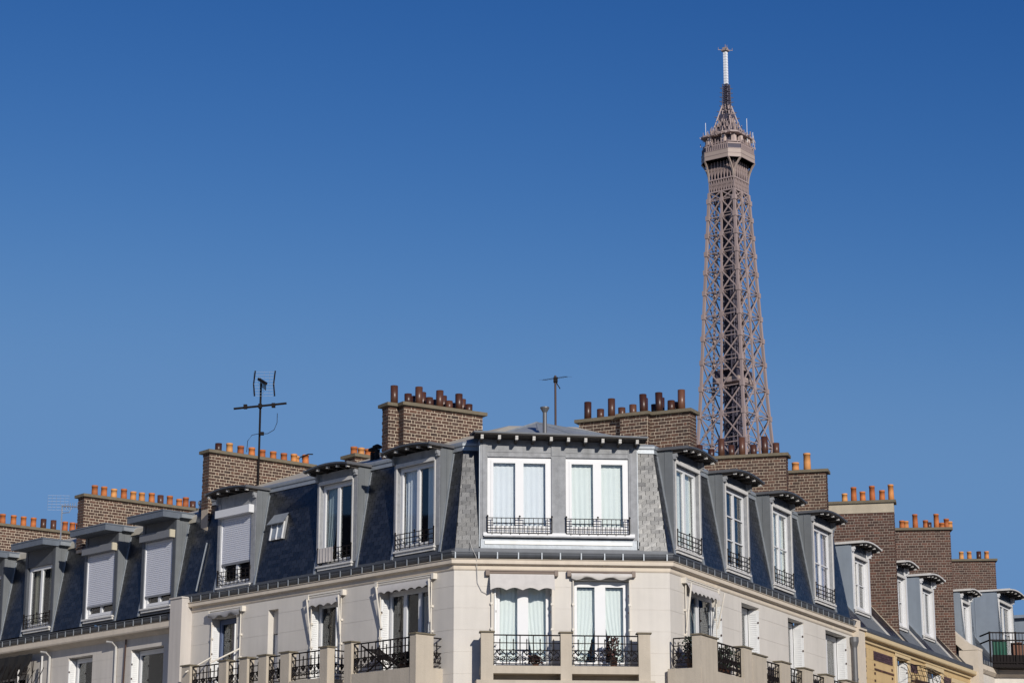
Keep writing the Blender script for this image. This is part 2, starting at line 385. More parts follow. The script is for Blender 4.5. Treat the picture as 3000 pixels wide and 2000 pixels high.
def pot(kind, c, r, h, parent):
    r *= 1.14
    b = MB(); l = (rnd.uniform(-.02, .02), rnd.uniform(-.02, .02)); z = c[2] - .06
    if kind == 'pot_brown':
        prof = [(r, 0), (r, h + .06), (r * .80, h + .06), (r * .78, h - .02)]
    else:
        prof = [(r * 1.05, 0), (r * .97, (h + .06) * .5), (r * .93, h), (r * 1.0, h), (r * 1.0, h + .06), (r * .78, h + .06), (r * .74, h - .03)]
    b.lathe((c[0], c[1], 0), [(q, z + y) for q, y in prof], 14, lean=l)
    o = b.build('chimney_pot', kind, parent, smooth=True)
    for pl in o.data.polygons:
        if abs(pl.normal.z) > .7: pl.use_smooth = False
    return o
def chimney(root, key, P, az, side, zt, zb, length, thick, pots, band=None, front=None, butt=None, mort='mortar', label=None, capw=.09, zlow=None, zend=None):
    # P: near corner; runs along az; thickness towards az+side*90 (side=-1 left wing, +1 right wing)
    a = D(az); c = D(az + side * 90)
    cf = Fr((P[0], P[1], 0), a, -c)           # u along the stack, o towards the viewer's side, o=0 the visible long face
    ef = Fr((P[0], P[1], 0), c, -a)           # end face: u across the thickness
    b = MB(); b.box(cf, 0, length, -thick, -.012, zb, zt)
    if front: b.box(cf, -front[0], 0, -front[2], -front[1] - .012, zb, zt)
    if butt: b.box(cf, butt[0], butt[1], -.03, butt[2], zb, zt)
    st = b.build('chimney_stack', mort, root, label=label)
    ztop = zt
    if band:
        q = MB(); q.box(cf, -.015, length, -thick - .015, .02, zt - band, zt - .001); q.build('rendered_band', 'capband', st); ztop = zt - band
    brick_face(cf, 0, length, -.012, zb, ztop, st, key, zlow=zlow)
    if butt:
        brick_face(cf, butt[0], butt[1], butt[2], zb, ztop, st, key)
        bf = Fr(cf(butt[0], 0, 0), cf.n, -a); brick_face(bf, 0, butt[2], 0, zb, ztop, st, key)
    brick_face(ef, 0, front[1] if front else thick, -.0, zend or zb, ztop, st, key, flip=1)
    if front:
        f2 = Fr(ef(0, front[0], 0), c, -a); brick_face(f2, front[1], front[2], 0, zb, ztop, st, key, flip=1)
        f3 = Fr(cf(0, -front[1], 0), -a, -c); f3 = Fr(cf(-front[0], -front[1], 0), a, -c); brick_face(f3, 0, front[0], -.012, zb, ztop, st, key)
    q = MB(); q.box(cf, -capw if not front else -capw - 0, length + capw, -thick - capw, capw, zt, zt + .085)
    if front: q.box(cf, -front[0] - capw, -capw - .002, -front[2] - capw, -front[1] + capw, zt, zt + .083)
    if butt: q.box(cf, butt[0] - capw, butt[1] + capw, capw + .002, butt[2] + capw, zt, zt + .083)
    q.build('chimney_cap', 'cap', st)
    fl = MB(); fl.box(cf, .0, length, -thick * .75, -thick * .25, zt + .083, zt + .115); fl.build('mortar_flaunching', 'mortar_dark', st)
    for d_, h, kind, *r_ in pots:
        cc = r_[1] if len(r_) > 1 else thick / 2
        p = cf(d_, -cc, zt + .085); pot(kind, (p.x, p.y, p.z), r_[0] if r_ else .085, h, st)
    return st, cf

# ------------------------------------------------------------------ ground, street (below the frame)
def sheet(name, m, x0, x1, y0, y1, z, zb=None):
    b = MB(); f = Fr((0, 0, 0), (1, 0, 0), (0, 1, 0)); b.box(f, x0, x1, y0, y1, zb if zb is not None else z - .002, z); o = b.build(name, m); o['kind'] = 'structure'
sheet('ground', 'ground', -3500, 3500, -3000, 4000, 0)
sheet('road', 'asphalt', -120, 120, 18, 44, .006)
sheet('pavement', 'pavement', -60, 60, 44.5, 52.4, .13, .0)

# ================================================================== BUILDING 1: the corner house
corner = empty('corner_house', (A0 + B0) / 2 + Vector((0, 2, 0)), 'cream corner apartment house with dark slate mansard roof and chamfered front bay', 'apartment house')
ULM, URM = 10.75, 14.15
ZG, ZC = 18.18, 18.04
# --- walls
HL = [(.85, 2.70, 15.0, 17.70), (4.40, 5.50, 15.0, 17.68), (6.87, 7.30, 15.6, 17.66), (8.70, 9.80, 15.0, 17.66)]
HC = [(.96, 2.37, 15.62, 17.72), (2.82, 4.24, 15.62, 17.72)]
HR = [(1.25, 3.30, 15.0, 17.74), (4.87, 6.20, 15.2, 17.80), (8.46, 9.77, 15.2, 17.82), (11.66, 13.60, 15.2, 17.84)]
b = MB(); wall(b, FL, 0.0, ULM, 0, ZC + .02, HL); wall(b, FC, 0, CW, 0, ZC + .02, HC); wall(b, FR, 0, URM, 0, ZC + .02, HR)
b.box(FL, 4, ULM, -7.2, -7, 0, 21.3); b.box(FR, 4, URM, -7.2, -7, 0, 21.3)
b.build('wall', 'plaster', corner)
b = MB(); sweep(b, [(-.2, ZC - .12), (.012, ZC - .12), (.03, ZC - .09), (.03, ZC + .0), (.10, ZC + .012), (.135, ZC + .03), (.135, ZG - .012), (.16, ZG - .01), (.16, ZG), (-.2, ZG)], ULM, URM)
b.build('cornice', 'stone', corner)
# --- gutter with straps
b = MB(); arc = [(.025 + .105 * math.cos(t), 18.335 + .125 * math.sin(t)) for t in [math.pi + k * math.pi / 8 for k in range(9)]]
sweep(b, arc + [(.118, 18.33), (-.068, 18.33)], ULM, URM)
gut = b.build('gutter', 'zinc_dark', corner)
b = MB(); sweep(b, [(.13, 18.34), (.155, 18.34), (.155, 18.365), (.13, 18.365)], ULM, URM); b.build('gutter_rail', 'zinc_dark', gut)
sm = unit_mesh('gutter_strap', 'zinc')
def strap(fr, u, zs=0, par=None, me=None):
    mw = Matrix.Translation(fr(u, .147, 18.265 + zs)) @ fr.rot().to_4x4() @ Matrix.Diagonal((.028, .016, .16, 1)); place('gutter_strap', me or sm, par or gut, mw)
for k in range(11): strap(FC, .02 + k * .505 + (.06 if k % 3 == 1 else 0))
for k in range(25): strap(FL, .28 + k * .43)
for k in range(30): strap(FR, .28 + k * .47)
# --- zinc at the foot and head of the slates, upper roof
b = MB(); sweep(b, [(-.06, 18.30), (-.035, 18.31), (-.05, 18.47), (-.08, 18.47)], 11.29, URM); b.build('eaves_flashing', 'zinc_dark', corner)
b = MB(); sweep(b, [(-.50, 20.93), (-.455, 20.93), (-.47, 21.03), (-.44, 21.05), (-.435, 21.11), (-.48, 21.16), (-.56, 21.18), (-.56, 20.95)], 11.29, URM); b.build('roof_break_roll', 'zinc', corner)
ZT = lambda o: 21.17 + (-.55 - o) * .37
b = MB(); sweep(b, [(-.55, 21.16), (-3.3, ZT(-3.3)), (-4.8, ZT(-3.3) + .05), (-4.8, 20.9), (-.55, 20.95)], 11.29, URM); top = b.build('upper_roof', 'terrasson', corner)
# zinc cap roof over the front bay with ridge rolls
b = MB(); q = [FC(1.25, -1.7, 21.62), FC(4.05, -1.7, 21.62), FC(4.3, -4.4, 21.9), FC(1.0, -4.4, 21.9)]; apx = FC(2.28, -2.9, 22.19)
b.add(q + [apx], [(0, 1, 4), (1, 2, 4), (2, 3, 4), (3, 0, 4)])
for p_ in q: b.tube([p_, apx], .035, 5)
for f_ in (.35, .68):
    b.tube([q[0].lerp(q[1], f_), apx], .022, 5)
b.build('bay_cap_roof', 'zinc', corner)
b = MB(); p_ = FC(2.35, -1.5, 0); b.lathe(p_, [(.055, 21.5), (.052, 22.12), (.052, 22.15), (.115, 22.26), (.115, 22.29), (.05, 22.28)], 12); b.build('vent_pipe', 'pipe', corner, smooth=False)
# --- mansard underlay
def underlay(root, fr, sl, z0, z1, lo, hi, gaps):
    cuts = sorted(gaps)
    x0, x1 = lo(z0), lo(z1)
    for g0, g1 in cuts + [(None, None)]:
        e0, e1 = (g0, g0) if g0 is not None else (hi(z0), hi(z1))
        b = MB(); b.add([fr(x0, sl(z0), z0), fr(e0, sl(z0), z0), fr(e1, sl(z1), z1), fr(x1, sl(z1), z1)], [(0, 1, 2, 3)]); b.build('roof_underlay', 'underlay', root)
        x0 = x1 = g1
DL = [(.61, 2.33), (3.78, 5.41), (8.05, 9.77)]
DR = [(.51, 2.35), (3.92, 5.80), (7.48, 9.26), (10.92, 12.86)]
DC = [(.62, 4.46)]
loL, loC, loR = (lambda z: -slM(z) * TA), (lambda z: -slM(z) * TA), (lambda z: -slM(z) * TB)
hiC = lambda z: CW + slM(z) * TB
loL = lambda z: -slM(z) * TA
# inside corner shift: for negative offsets the corner moves away from the edge
hL = lambda z: 11.29; hR = lambda z: URM
zb0, zb1 = 18.44, 20.98
underlay(corner, FL, slM, zb0, zb1, loL, hL, DL); underlay(corner, FC, slM, zb0, zb1, loC, hiC, DC); underlay(corner, FR, slM, zb0, zb1, loR, hR, DR)
for fr, lo, hi, gaps in ((FL, loL, hL, DL), (FC, loC, hiC, DC), (FR, loR, hR, DR)):
    bl = [(a - .03, c + .03, 18, 22) for a, c in gaps]
    if fr is FL: bl += [(6.98, 7.62, 19.52, 20.22)]
    slates(fr, slM, 18.46, 20.95, lo, hi, bl, 'corner')
emit_slates('corner', corner, 300)

# --- dormers
def dormer(root, fr, u0, u1, zs, zr, sl, fo=-.06, over=.42, style='arch', wz=None, jamb=(.2, .12), label=None, face='lead', winm='white', bars=0, glass='glass', rail=True, shutter=None, zcheek=None, cheekm='cheekz', recess=.10, boxm=None, lean=0.0, roofm='zinc_dark', bracketm='bracket', nbr=5, header=.30, rearz=None, roomd=True, headm=None):
    # face posts, header and apron as the dormer's own mesh
    b = MB(); w0, w1 = u0 + jamb[0], u1 - jamb[1]; zh = zr - header
    b.box(fr, u0, w0, fo - .12, fo, zs - .02, zr); b.box(fr, w1, u1, fo - .12, fo, zs - .02, zr)
    if not headm: b.box(fr, w0, w1, fo - .12, fo - .015, zh, zr)
    d = b.build('dormer', face, root, label=label)
    if headm: q = MB(); q.box(fr, w0, w1, fo - .12, fo - .015, zh, zr); q.build('header_panel', headm, d)
    # cheeks down to the slope
    za = zcheek if zcheek is not None else zs - .2
    back = sl(zr) - .12
    for uu in ((u0 - .018, u0 - .001), (u1 + .001, u1 + .018)):
        q = MB(); q.prism_oz(fr, [(fo - .01, za), (fo - .01, zr), (back, zr), (sl(za) - .03, za)], *uu); q.build('cheek', cheekm, d)
        for f_ in (.36, .7):
            os_ = fo + (back - fo) * f_; zl_ = next((za + .02 * i for i in range(200) if sl(za + .02 * i) < os_), zr - .1)
            q = MB(); q.box(fr, uu[0] - .010, uu[1] + .010, os_ - .009, os_ + .009, min(zl_, zr - .05), zr - .03); q.build('standing_seam', cheekm, d)
    q = MB()
    for uu in ((u0 - .04, u0 + .0), (u1 - .0, u1 + .04)):   # lead edge strips lying on the slope and down the front edge
        q.prism_oz(fr, [(sl(za) + .035, za), (sl(zr - .12) + .035, zr - .12), (sl(zr - .12), zr - .12), (sl(za), za)], uu[0] - (.03 if uu[0] < u0 - .01 else 0), uu[1] + (.03 if uu[1] > u1 else 0))
    q.build('cheek_flashing', 'zinc', d)
    q = MB(); q.box(fr, u0 + .0, u1 - .0, fo - .10, fo - .02, za, zs - .022); q.build('apron', 'zinc_dark', d)
    q = MB(); q.box(fr, w0 - .06, w1 + .06, fo - .12, fo + .07, zs - .06, zs - .015); q.box(fr, w0 - .03, w1 + .03, fo - .019, fo + .03, zs - .13, zs - .061); q.build('sill', 'old_white', d)
    # roof
    n = 8; s0, s1 = u0 - .07, u1 + .07; fe = fo + over
    if style == 'arch':
        sag = .085; T = .045
        up = [(s0 + (s1 - s0) * i / n, zr + .055 + sag * (1 - (2 * i / n - 1) ** 2)) for i in range(n + 1)]
        q = MB(); q.prism_uz(fr, up + [(u, z - T) for u, z in up[::-1]], back - .25, fe); rf = q.build('dormer_roof', roofm, d)
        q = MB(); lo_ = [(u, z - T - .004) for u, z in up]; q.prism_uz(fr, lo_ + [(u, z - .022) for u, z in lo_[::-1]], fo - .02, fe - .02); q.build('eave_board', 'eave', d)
        q = MB()
        for u, z in (up[i] for i in range(n)): pass
        for side in (s0, s1): q.box(fr, side - .02, side + .02, back - .1, fe + .012, up[0][1] - .05, up[0][1] + .02)
        q.build('roof_edge_strip', roofm if roofm != 'zinc_dark' else 'pipe', d)
        zbk = zr + .02
    else:
        q = MB(); q.box(fr, s0, s1, back - .3, fe, zr + .0, zr + .19); q.box(fr, s0 - .015, s1 + .015, back - .3, fe + .015, zr + .165, zr + .20); q.build('dormer_roof', 'lid', d)
        for side, sg in ((s0, -1), (s1, 1)):
            q = MB(); q.box(fr, side - (.12 if sg < 0 else 0), side + (.12 if sg > 0 else 0), back - .28, fo - .05, zr + .02, zr + .13); q.build('roof_flashing', 'zinc', d)
        zbk = zr
    if style == 'arch':
        for k in range(nbr):
            u = s0 + .08 + (s1 - s0 - .16) * k / (nbr - 1); z = zr + .008 + .085 * (1 - (2 * (u - s0) / (s1 - s0) - 1) ** 2) - .022
            q = MB(); q.prism_oz(fr, [(fo, z - .075), (fe - .16, z - .055), (fe - .13, z), (fo, z)], u - .028, u + .028); q.build('eave_bracket', 'eave', d)
            q = MB(); q.box(fr, u - .03, u + .03, fe - .135, fe - .055, z - .06, z - .002); q.build('bracket_end', bracketm, d)
        for uu in (u0 + .0, u1 - .07):
            q = MB(); q.box(fr, uu, uu + .07, fo + .002, fo + .10, zr - .16, zr - .0); q.box(fr, uu - .01, uu + .08, fo + .002, fo + .07, zr - .22, zr - .165); q.build('console', 'lead' if face == 'lead' else face, d)
    # window
    zt_ = zh if wz is None else wz
    if style == 'arch' and not shutter:
        q = MB(); q.box(fr, w0 - .03, w1 + .03, fo - .01, fo + .035, zt_ - .005, zt_ + .085); q.build('lintel_board', 'old_white', d)
        for uu in (w0 - .045, w1): q = MB(); q.box(fr, uu, uu + .045, fo + .001, fo + .02, zs - .01, zt_ - .006); q.build('jamb_board', 'old_white', d)
    wf = window('window_frame', fr, w0, w1, zs, zt_, fo - recess, d, winm, bars, glass, child_panes=False)
    if shutter:
        zb_ = shutter; q = MB(); z = zt_ - .02; so_ = fo - recess + .045
        sh = MB(); sh.box(fr, w0 + .02, w1 - .02, so_ - .02, so_ - .012, zb_, zt_)
        s_ = sh.build('roller_shutter', 'shutter', d)
        while z - .05 > zb_:
            q2 = MB(); q2.prism_oz(fr, [(so_ - .012, z - .052), (so_ + .004, z - .048), (so_ + .006, z - .012), (so_ - .012, z)], w0 + .025, w1 - .025); q2.build('shutter_slat', 'shutter', d); z -= .056
        q2 = MB(); q2.box(fr, w0 + .01, w1 - .01, so_ - .02, so_ + .012, zb_ - .05, zb_); q2.build('bottom_rail', 'box_dark', d)
        for uu in (w0, w1 - .035): q2 = MB(); q2.box(fr, uu, uu + .035, fo - recess + .002, fo - recess + .075, zs, zt_); q2.build('guide_rail', 'white', d)
        q2 = MB(); q2.box(fr, w0 - .05, w1 + .05, fo - .08, fo + .16, zt_ - .005, zt_ + .20); q2.build('shutter_box', boxm or 'white', d)
        q2 = MB(); q2.box(fr, w0 - .1, w0 - .052, fo - .08, fo + .165, zt_ - .01, zt_ + .205); q2.build('box_end', 'box_end' if boxm else 'white', d)
    if rail: grille(fr, w0 - .02, w1 + .02, zs + .05, zs + .40, fo + .03, d, nv=9, rows=(.33, .66))
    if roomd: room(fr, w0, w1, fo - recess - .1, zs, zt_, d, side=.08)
    return d, (w0, w1, zs, zt_, fo - recess)
# left wing, from the corner
dm = {}
dm['L1'] = dormer(corner, FL, *DL[0], 18.63, 21.02, slM, label='dormer nearest the corner bay on the shaded left wing')
dm['L2'] = dormer(corner, FL, *DL[1], 18.60, 21.0, slM, label='dormer with a cloth over its railing on the left wing', glass='glass_dark', rail=True)
dm['L3'] = dormer(corner, FL, *DL[2], 18.50, 20.98, slM, label='dormer with a lowered grey roller shutter on the left wing', shutter=19.12, wz=20.38, header=.5)
dm['R1'] = dormer(corner, FR, *DR[0], 18.63, 21.03, slM, jamb=(.15, .16), headm='zinc_dark', label='first dormer right of the corner bay')
dm['R2'] = dormer(corner, FR, *DR[1], 18.63, 21.05, slM, jamb=(.15, .16), headm='zinc_dark', bars=2, label='dormer with small dark panes on the right wing', glass='glass_dark')
dm['R3'] = dormer(corner, FR, *DR[2], 18.66, 21.08, slM, jamb=(.15, .16), headm='zinc_dark', bars=1, label='third dormer along the right wing')
dm['R4'] = dormer(corner, FR, *DR[3], 18.68, 21.10, slM, jamb=(.15, .16), headm='zinc_dark', bars=1, label='last dormer of the right wing with lilac curtains')
# centre double dormer
fo = -.06; d0, d1 = DC[0]; zs, zh, zr = 18.86, 20.71, 21.14
b = MB()
for a, c in ((d0, .80), (2.36, 2.71), (4.25, d1)): b.box(FC, a, c, fo - .12, fo, zs - .16, zr)
for a, c in ((.80, 2.36), (2.71, 4.25)): b.box(FC, a, c, fo - .12, fo - .02, zh, zr); b.box(FC, a, c, fo - .02, fo - .008, zh + .12, zh + .135); b.box(FC, a, c, fo - .02, fo + .012, zh, zh + .035)
b.box(FC, 2.36, 2.71, fo, fo + .012, zh + .04, zr - .02); b.box(FC, .68, .76, fo, fo + .012, zs, zr); b.box(FC, 4.29, 4.37, fo, fo + .012, zs, zr)
bay = b.build('dormer', 'lead', corner, label='wide double dormer on the front bay')
for uu in ((d0 - .02, d0 - .001), (d1 + .001, d1 + .02)):
    b = MB(); b.prism_oz(FC, [(fo - .01, 18.5), (fo - .01, zr), (slM(zr) - .1, zr), (slM(18.5) - .03, 18.5)], *uu); b.build('cheek', 'zinc', bay)
b = MB(); b.box(FC, d0 + .02, d1 - .02, fo - .1, fo - .01, 18.46, 18.72); b.build('apron', 'zinc', bay); b = MB(); b.box(FC, d0 + .12, d1 - .14, fo - .01, fo + .012, 18.57, 18.65); b.build('apron_sheen', mat('sheen_zinc', (.43, .43, .42), .42, .35, noise=.18, nscale=5, streak=.2), bay)  # paler strip: the sun's sheen on the apron, put into the colour
b = MB(); b.box(FC, d0 + .1, d1 - .1, fo - .12, fo + .09, 18.73, 18.765); b.build('sill', 'lead', bay)
b = MB(); b.box(FC, d0 + .08, d1 - .08, fo - .12, fo + .05, 18.765, 18.85); b.build('sill_board', 'white', bay)
b = MB(); e = fo + .46
b.add([FC(.44, e, 21.215), FC(4.68, e, 21.14), FC(4.68, -1.2, 21.42), FC(.44, -1.2, 21.45), FC(.44, e, 21.255), FC(4.68, e, 21.18), FC(4.68, -1.2, 21.47), FC(.44, -1.2, 21.5)],
      [(0, 3, 2, 1), (4, 5, 6, 7), (0, 1, 5, 4), (1, 2, 6, 5), (2, 3, 7, 6), (3, 0, 4, 7)])
b.build('dormer_roof', 'zinc_dark', bay)
b = MB(); b.add([FC(.46, e - .02, 21.19), FC(4.66, e - .02, 21.115), FC(4.66, fo, 21.09), FC(.46, fo, 21.15), FC(.46, e - .02, 21.212), FC(4.66, e - .02, 21.137), FC(4.66, fo, 21.115), FC(.46, fo, 21.175)],
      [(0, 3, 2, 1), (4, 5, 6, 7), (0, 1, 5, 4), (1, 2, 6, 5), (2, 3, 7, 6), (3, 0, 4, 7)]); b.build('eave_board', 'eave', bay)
for k in range(10):
    u = .64 + k * .42; z = 21.18 - (u - .44) * .0177
    b = MB(); b.prism_oz(FC, [(fo, z - .13), (e - .20, z - .10), (e - .17, z - .01), (fo, z - .02)], u - .03, u + .03); b.build('eave_bracket', 'eave', bay)
    b = MB(); b.box(FC, u - .034, u + .034, e - .175, e - .06, z - .10, z - .05); b.box(FC, u - .034, u + .034, e - .12, e - .05, z - .049, z - .006); b.build('bracket_end', 'bracket', bay)
for a, c in ((.80, 2.36), (2.71, 4.25)):
    window('window_frame', FC, a, c, zs, zh, fo - .04, bay, 'white', 0, 'glass', fw=.085, sw=.06, mul=.20, child_panes=False)
    grille(FC, a, c, 18.84, 19.20, fo + .06, bay, nv=15, rows=(.30, .66), wl=.0085)
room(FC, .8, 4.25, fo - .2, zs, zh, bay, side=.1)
g_ = 'net curtains behind the front bay dormer windows'
for i, (a, c, lb) in enumerate(((.93, 1.50, 'pale blue curtain behind the first pane from the left of the front double dormer'), (1.66, 2.24, 'pale blue curtain in the front dormer, just left of its grey middle post'), (2.84, 3.40, 'greenish curtain in the front dormer, just right of its grey middle post'), (3.56, 4.13, 'greenish curtain behind the rightmost pane of the front double dormer'))):
    curtain(FC, a - .05, c + .05, zs + .1, zh - .13, fo - .17, 'curtain_white' if i < 2 else 'curtain', lb, g_, seed=i, folds=5, amp=.016, sweepL=.06 if i == 2 else 0)
# curtains in wing dormers
def dcurt(k, fr, f0, f1, m, lb, grp=None, **kw):
    a, c, z0, z1, o = dm[k][1]; curtain(fr, a + (c - a) * f0, a + (c - a) * f1, z0 + .08, z1 - .08, o - .12, m, lb, grp, **kw)
dcurt('L1', FL, .52, .94, 'curtain_white', 'white curtain in the dormer nearest the bay on the left wing, left half', seed=4, folds=5)
dcurt('L1', FL, .06, .34, 'curtain', 'grey-blue curtain in the dormer nearest the bay on the left wing, right half', seed=5, folds=4)
dcurt('L2', FL, .60, .97, 'curtain', 'pale green curtain pulled aside above the cloth-hung railing', seed=6, folds=4, sweepL=.28)
dcurt('R1', FR, .03, .97, 'curtain', 'pale green curtain in the first dormer right of the bay', seed=7, folds=9, amp=.02)
dcurt('R3', FR, .03, .97, 'curtain', 'pale green curtain in the third dormer of the right wing', seed=8, folds=9, amp=.02)
dcurt('R4', FR, .03, .97, 'curtain_violet', 'lilac net curtain in the last dormer of the right wing', seed=9, folds=9, amp=.02)
t = wave_sheet(FL, 4.63, 5.24, 18.66, 19.03, .02, folds=5, amp=.012, seed=3).build('hung_towel', 'cloth', None, smooth=True)
tag(t, 'grey striped cloth hung over the dormer railing on the left wing', 'cloth')
# skylight on the left wing
b = MB(); q = lambda u, z, k: FL(u, slM(z) + k, z)
b.add([q(7.02, 19.55, .0), q(7.58, 19.55, .0), q(7.58, 20.18, .0), q(7.02, 20.18, .0), q(7.02, 19.55, .07), q(7.58, 19.55, .07), q(7.58, 20.18, .07), q(7.02, 20.18, .07)], [(0, 1, 2, 3), (4, 5, 6, 7), (0, 1, 5, 4), (1, 2, 6, 5), (2, 3, 7, 6), (3, 0, 4, 7)])
sk = b.build('skylight', 'lead', corner)
for a, c, n_, m_ in ((7.07, 7.28, 'pane', 'glass_dark'), (7.32, 7.53, 'pane', 'glass_dark')):
    b = MB(); b.add([q(a, 19.60, .075), q(c, 19.60, .075), q(c, 20.0, .075), q(a, 20.0, .075)], [(0, 1, 2, 3)]); b.build(n_, 'zinc_blue', sk)
b = MB(); b.add([q(6.93, 19.98, .20), q(7.66, 19.98, .20), q(7.62, 20.26, .03), q(6.97, 20.26, .03), q(6.93, 19.96, .18), q(7.66, 19.96, .18)], [(0, 1, 2, 3), (0, 4, 5, 1)]); b.build('lead_hood', 'zinc', sk)
b = MB()
for a in (7.04, 7.30, 7.56): b.bar(q(a, 19.55, .085), q(a, 20.02, .085), .035)
b.build('skylight_bar', 'white', sk)
b = MB(); b.tube([FL(10.62, slM(18.5) + .06, 18.5), FL(10.52, slM(19.85) + .06, 19.85)], .022, 6); b.build('lead_pipe', 'zinc', corner)

# --- facade windows and balconies
def facade_window(root, fr, h, rec, m='white', bars=0, glass='glass', ns=2, label=None, zbot=None, mul=.12, dark=True):
    u0, u1, z0, z1 = h
    f_ = window('window', fr, u0 + .02, u1 - .02, zbot or z0, z1 - .02, -rec, root, m, bars, glass, fw=.07, sw=.06, mul=mul, nsash=ns)
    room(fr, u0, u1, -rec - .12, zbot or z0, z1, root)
    if label: f_['label'] = label
    return f_
facade_window(corner, FC, HC[0], .16, mul=.26, label='left french window of the front bay')
facade_window(corner, FC, HC[1], .16, mul=.26, label='right french window of the front bay')
facade_window(corner, FL, HL[0], .24, ns=3, glass='glass_dark', label='wide three-sash window on the left wing')
facade_window(corner, FL, HL[1], .24, ns=1, glass='glass_dark'); facade_window(corner, FL, HL[3], .24, ns=1, glass='glass_dark', m='interior')
facade_window(corner, FL, (6.87, 7.30, 15.6, 17.05), .22, ns=1, glass='glass_dark')
facade_window(corner, FR, HR[0], .20, ns=2, glass='glass_dark'); 
for h in HR[1:]: facade_window(corner, FR, h, .32, bars=1, glass='glass')
b = MB(); b.box(FL, 6.87, 7.30, -.25, -.18, 17.05, 17.66); b.build('window_panel', 'plaster', corner)
# folded shutters standing in the reveals
def louvre(fr, u, o0, o1, z0, z1, sgn, root, m='louvre'):
    b = MB(); b.box(fr, min(u, u + sgn * .03), max(u, u + sgn * .03), o0, o1, z0, z1); s_ = b.build('shutter', m, root)
    b = MB(); z = z0 + .12; a, c = sorted((u + sgn * .031, u + sgn * .042))
    while z < z1 - .1: b.box(fr, a, c, o0 + .05, o1 - .05, z, z + .03); z += .055
    b.build('louvres', m, s_)
    for z in (z0 + .5, z1 - .35, z1 - .75):
        b = MB(); b.box(fr, min(u + sgn * .03, u + sgn * .045), max(u + sgn * .03, u + sgn * .045), o1 - .03, o1 + .005, z, z + .05); b.build('hinge', 'rusty', s_)
for h in HR[1:]: louvre(FR, h[1] - .012, -.30, -.01, h[2], h[3] - .06, -1, corner)
louvre(FR, HR[0][1] - .012, -.18, .06, HR[0][2], HR[0][3] - .25, -1, corner)
for h in HL[:2] + HL[3:]: louvre(FL, h[1] - .012, -.22, .03, h[2], h[3] - .22, -1, corner); louvre(FL, h[0] + .012, -.10, .03, h[2], h[3] - .22, 1, corner)
for h in HC:
    for u, sg in ((h[0] + .01, 1), (h[1] - .01, -1)): louvre(FC, u, -.14, .02, h[2], h[3] - .05, sg, corner)
g_ = 'long curtains of the front bay french windows'
for i, (a, c, sl_, sr_, lb) in enumerate(((1.07, 1.62, 0, .16, 'left curtain under the scalloped awning of the front bay'), (1.76, 2.28, .22, 0, 'right curtain under the scalloped awning, pulled to the right'), (2.94, 3.47, 0, .36, 'curtain of the front window without lowered awning, pulled to the left'), (3.62, 4.12, .34, 0, 'rightmost curtain of the front bay window, pulled to the right'))):
    curtain(FC, a - .04, c + .04, 15.72, 17.56, -.30, 'curtain', lb, g_, seed=20 + i, folds=6, amp=.022, sweepL=sl_, sweepR=sr_)
curtain(FL, 9.25, 9.5, 15.1, 17.5, -.45, mat('pink_curtain', (.42, .26, .28), .9), 'pink curtain behind the door at the far end of the left wing', seed=31, folds=4)
curtain(FR, 2.35, 2.75, 15.1, 17.5, -.42, 'curtain', 'pale curtain in the awning window at the start of the right wing', seed=32, folds=4)
curtain(FR, 11.8, 12.6, 15.3, 17.7, -.52, 'curtain_white', 'white net curtain in the last window before the drainpipe', seed=33, folds=5)
curtain(FL, 1.25, 1.75, 15.1, 17.5, -.50, 'curtain_white', 'white net curtain in the three-sash window of the left wing', seed=34, folds=5)
curtain(FR, 5.0, 5.9, 15.3, 17.6, -.52, 'curtain_white', 'white net curtain in the window right of the black planter', seed=35, folds=5)

bal_me = unit_mesh('baluster', 'iron')
def railing(fr, u0, u1, o, z0, z1, par, n, ret=False):
    # par: the balcony part; fr axes may run along a return
    b = MB(); k = .014
    for z in (z1, z0 + (z1 - z0) * .74, z0 + (z1 - z0) * .50, z0 + .12, z0 + .03): b.box(fr, u0, u1, o - (k * 1.4 if z == z1 else k * .8), o + (k * 1.4 if z == z1 else k * .8), z - (k if z == z1 else k * .7), z + (k if z == z1 else k * .7))
    st = (u1 - u0) / n
    for i in range(n):                       # scrolls: pairs of curls and leaves between the balusters
        uc = u0 + st * (i + .5); zc = z0 + (z1 - z0) * .32; hh = (z1 - z0)
        for sg in (-1, 1):
            b.tube([fr(uc + sg * st * (.02 + .42 * math.sin(t * 1.15)), o, z0 + .12 + hh * .30 * (t / 2.6)) for t in [0, .5, 1, 1.5, 2, 2.6]], .011, 4)
            b.tube([fr(uc + sg * st * .22 + st * .16 * math.cos(t), o, zc - .10 * hh + st * .16 * math.sin(t)) for t in [0, 1, 2, 3, 4, 5, 6.28]], .010, 4)
            b.bar(fr(uc, o, zc), fr(uc + sg * st * .28, o, zc + hh * .17), .030, .022)
        b.box(fr, uc - .011, uc + .011, o - .011, o + .011, zc, z0 + hh * .83)
        b.lathe(fr(uc, o, 0), [(.003, z0 + hh * .80), (.020, z0 + hh * .83), (.003, z0 + hh * .89)], 5)
        b.lathe(fr(uc, o, 0), [(.003, z0 + hh * .47), (.034, z0 + hh * .51), (.003, z0 + hh * .56)], 6)
    rl = b.build('railing', 'iron', par)
    for i in range(n + 1):
        u = u0 + st * i
        if n > 2 or i in (0, n): place('baluster', bal_me, par, Matrix.Translation(fr(u, o, (z0 + z1) / 2 + .005)) @ fr.rot().to_4x4() @ Matrix.Diagonal((.022, .022, z1 - z0 - .02, 1)))
    return rl
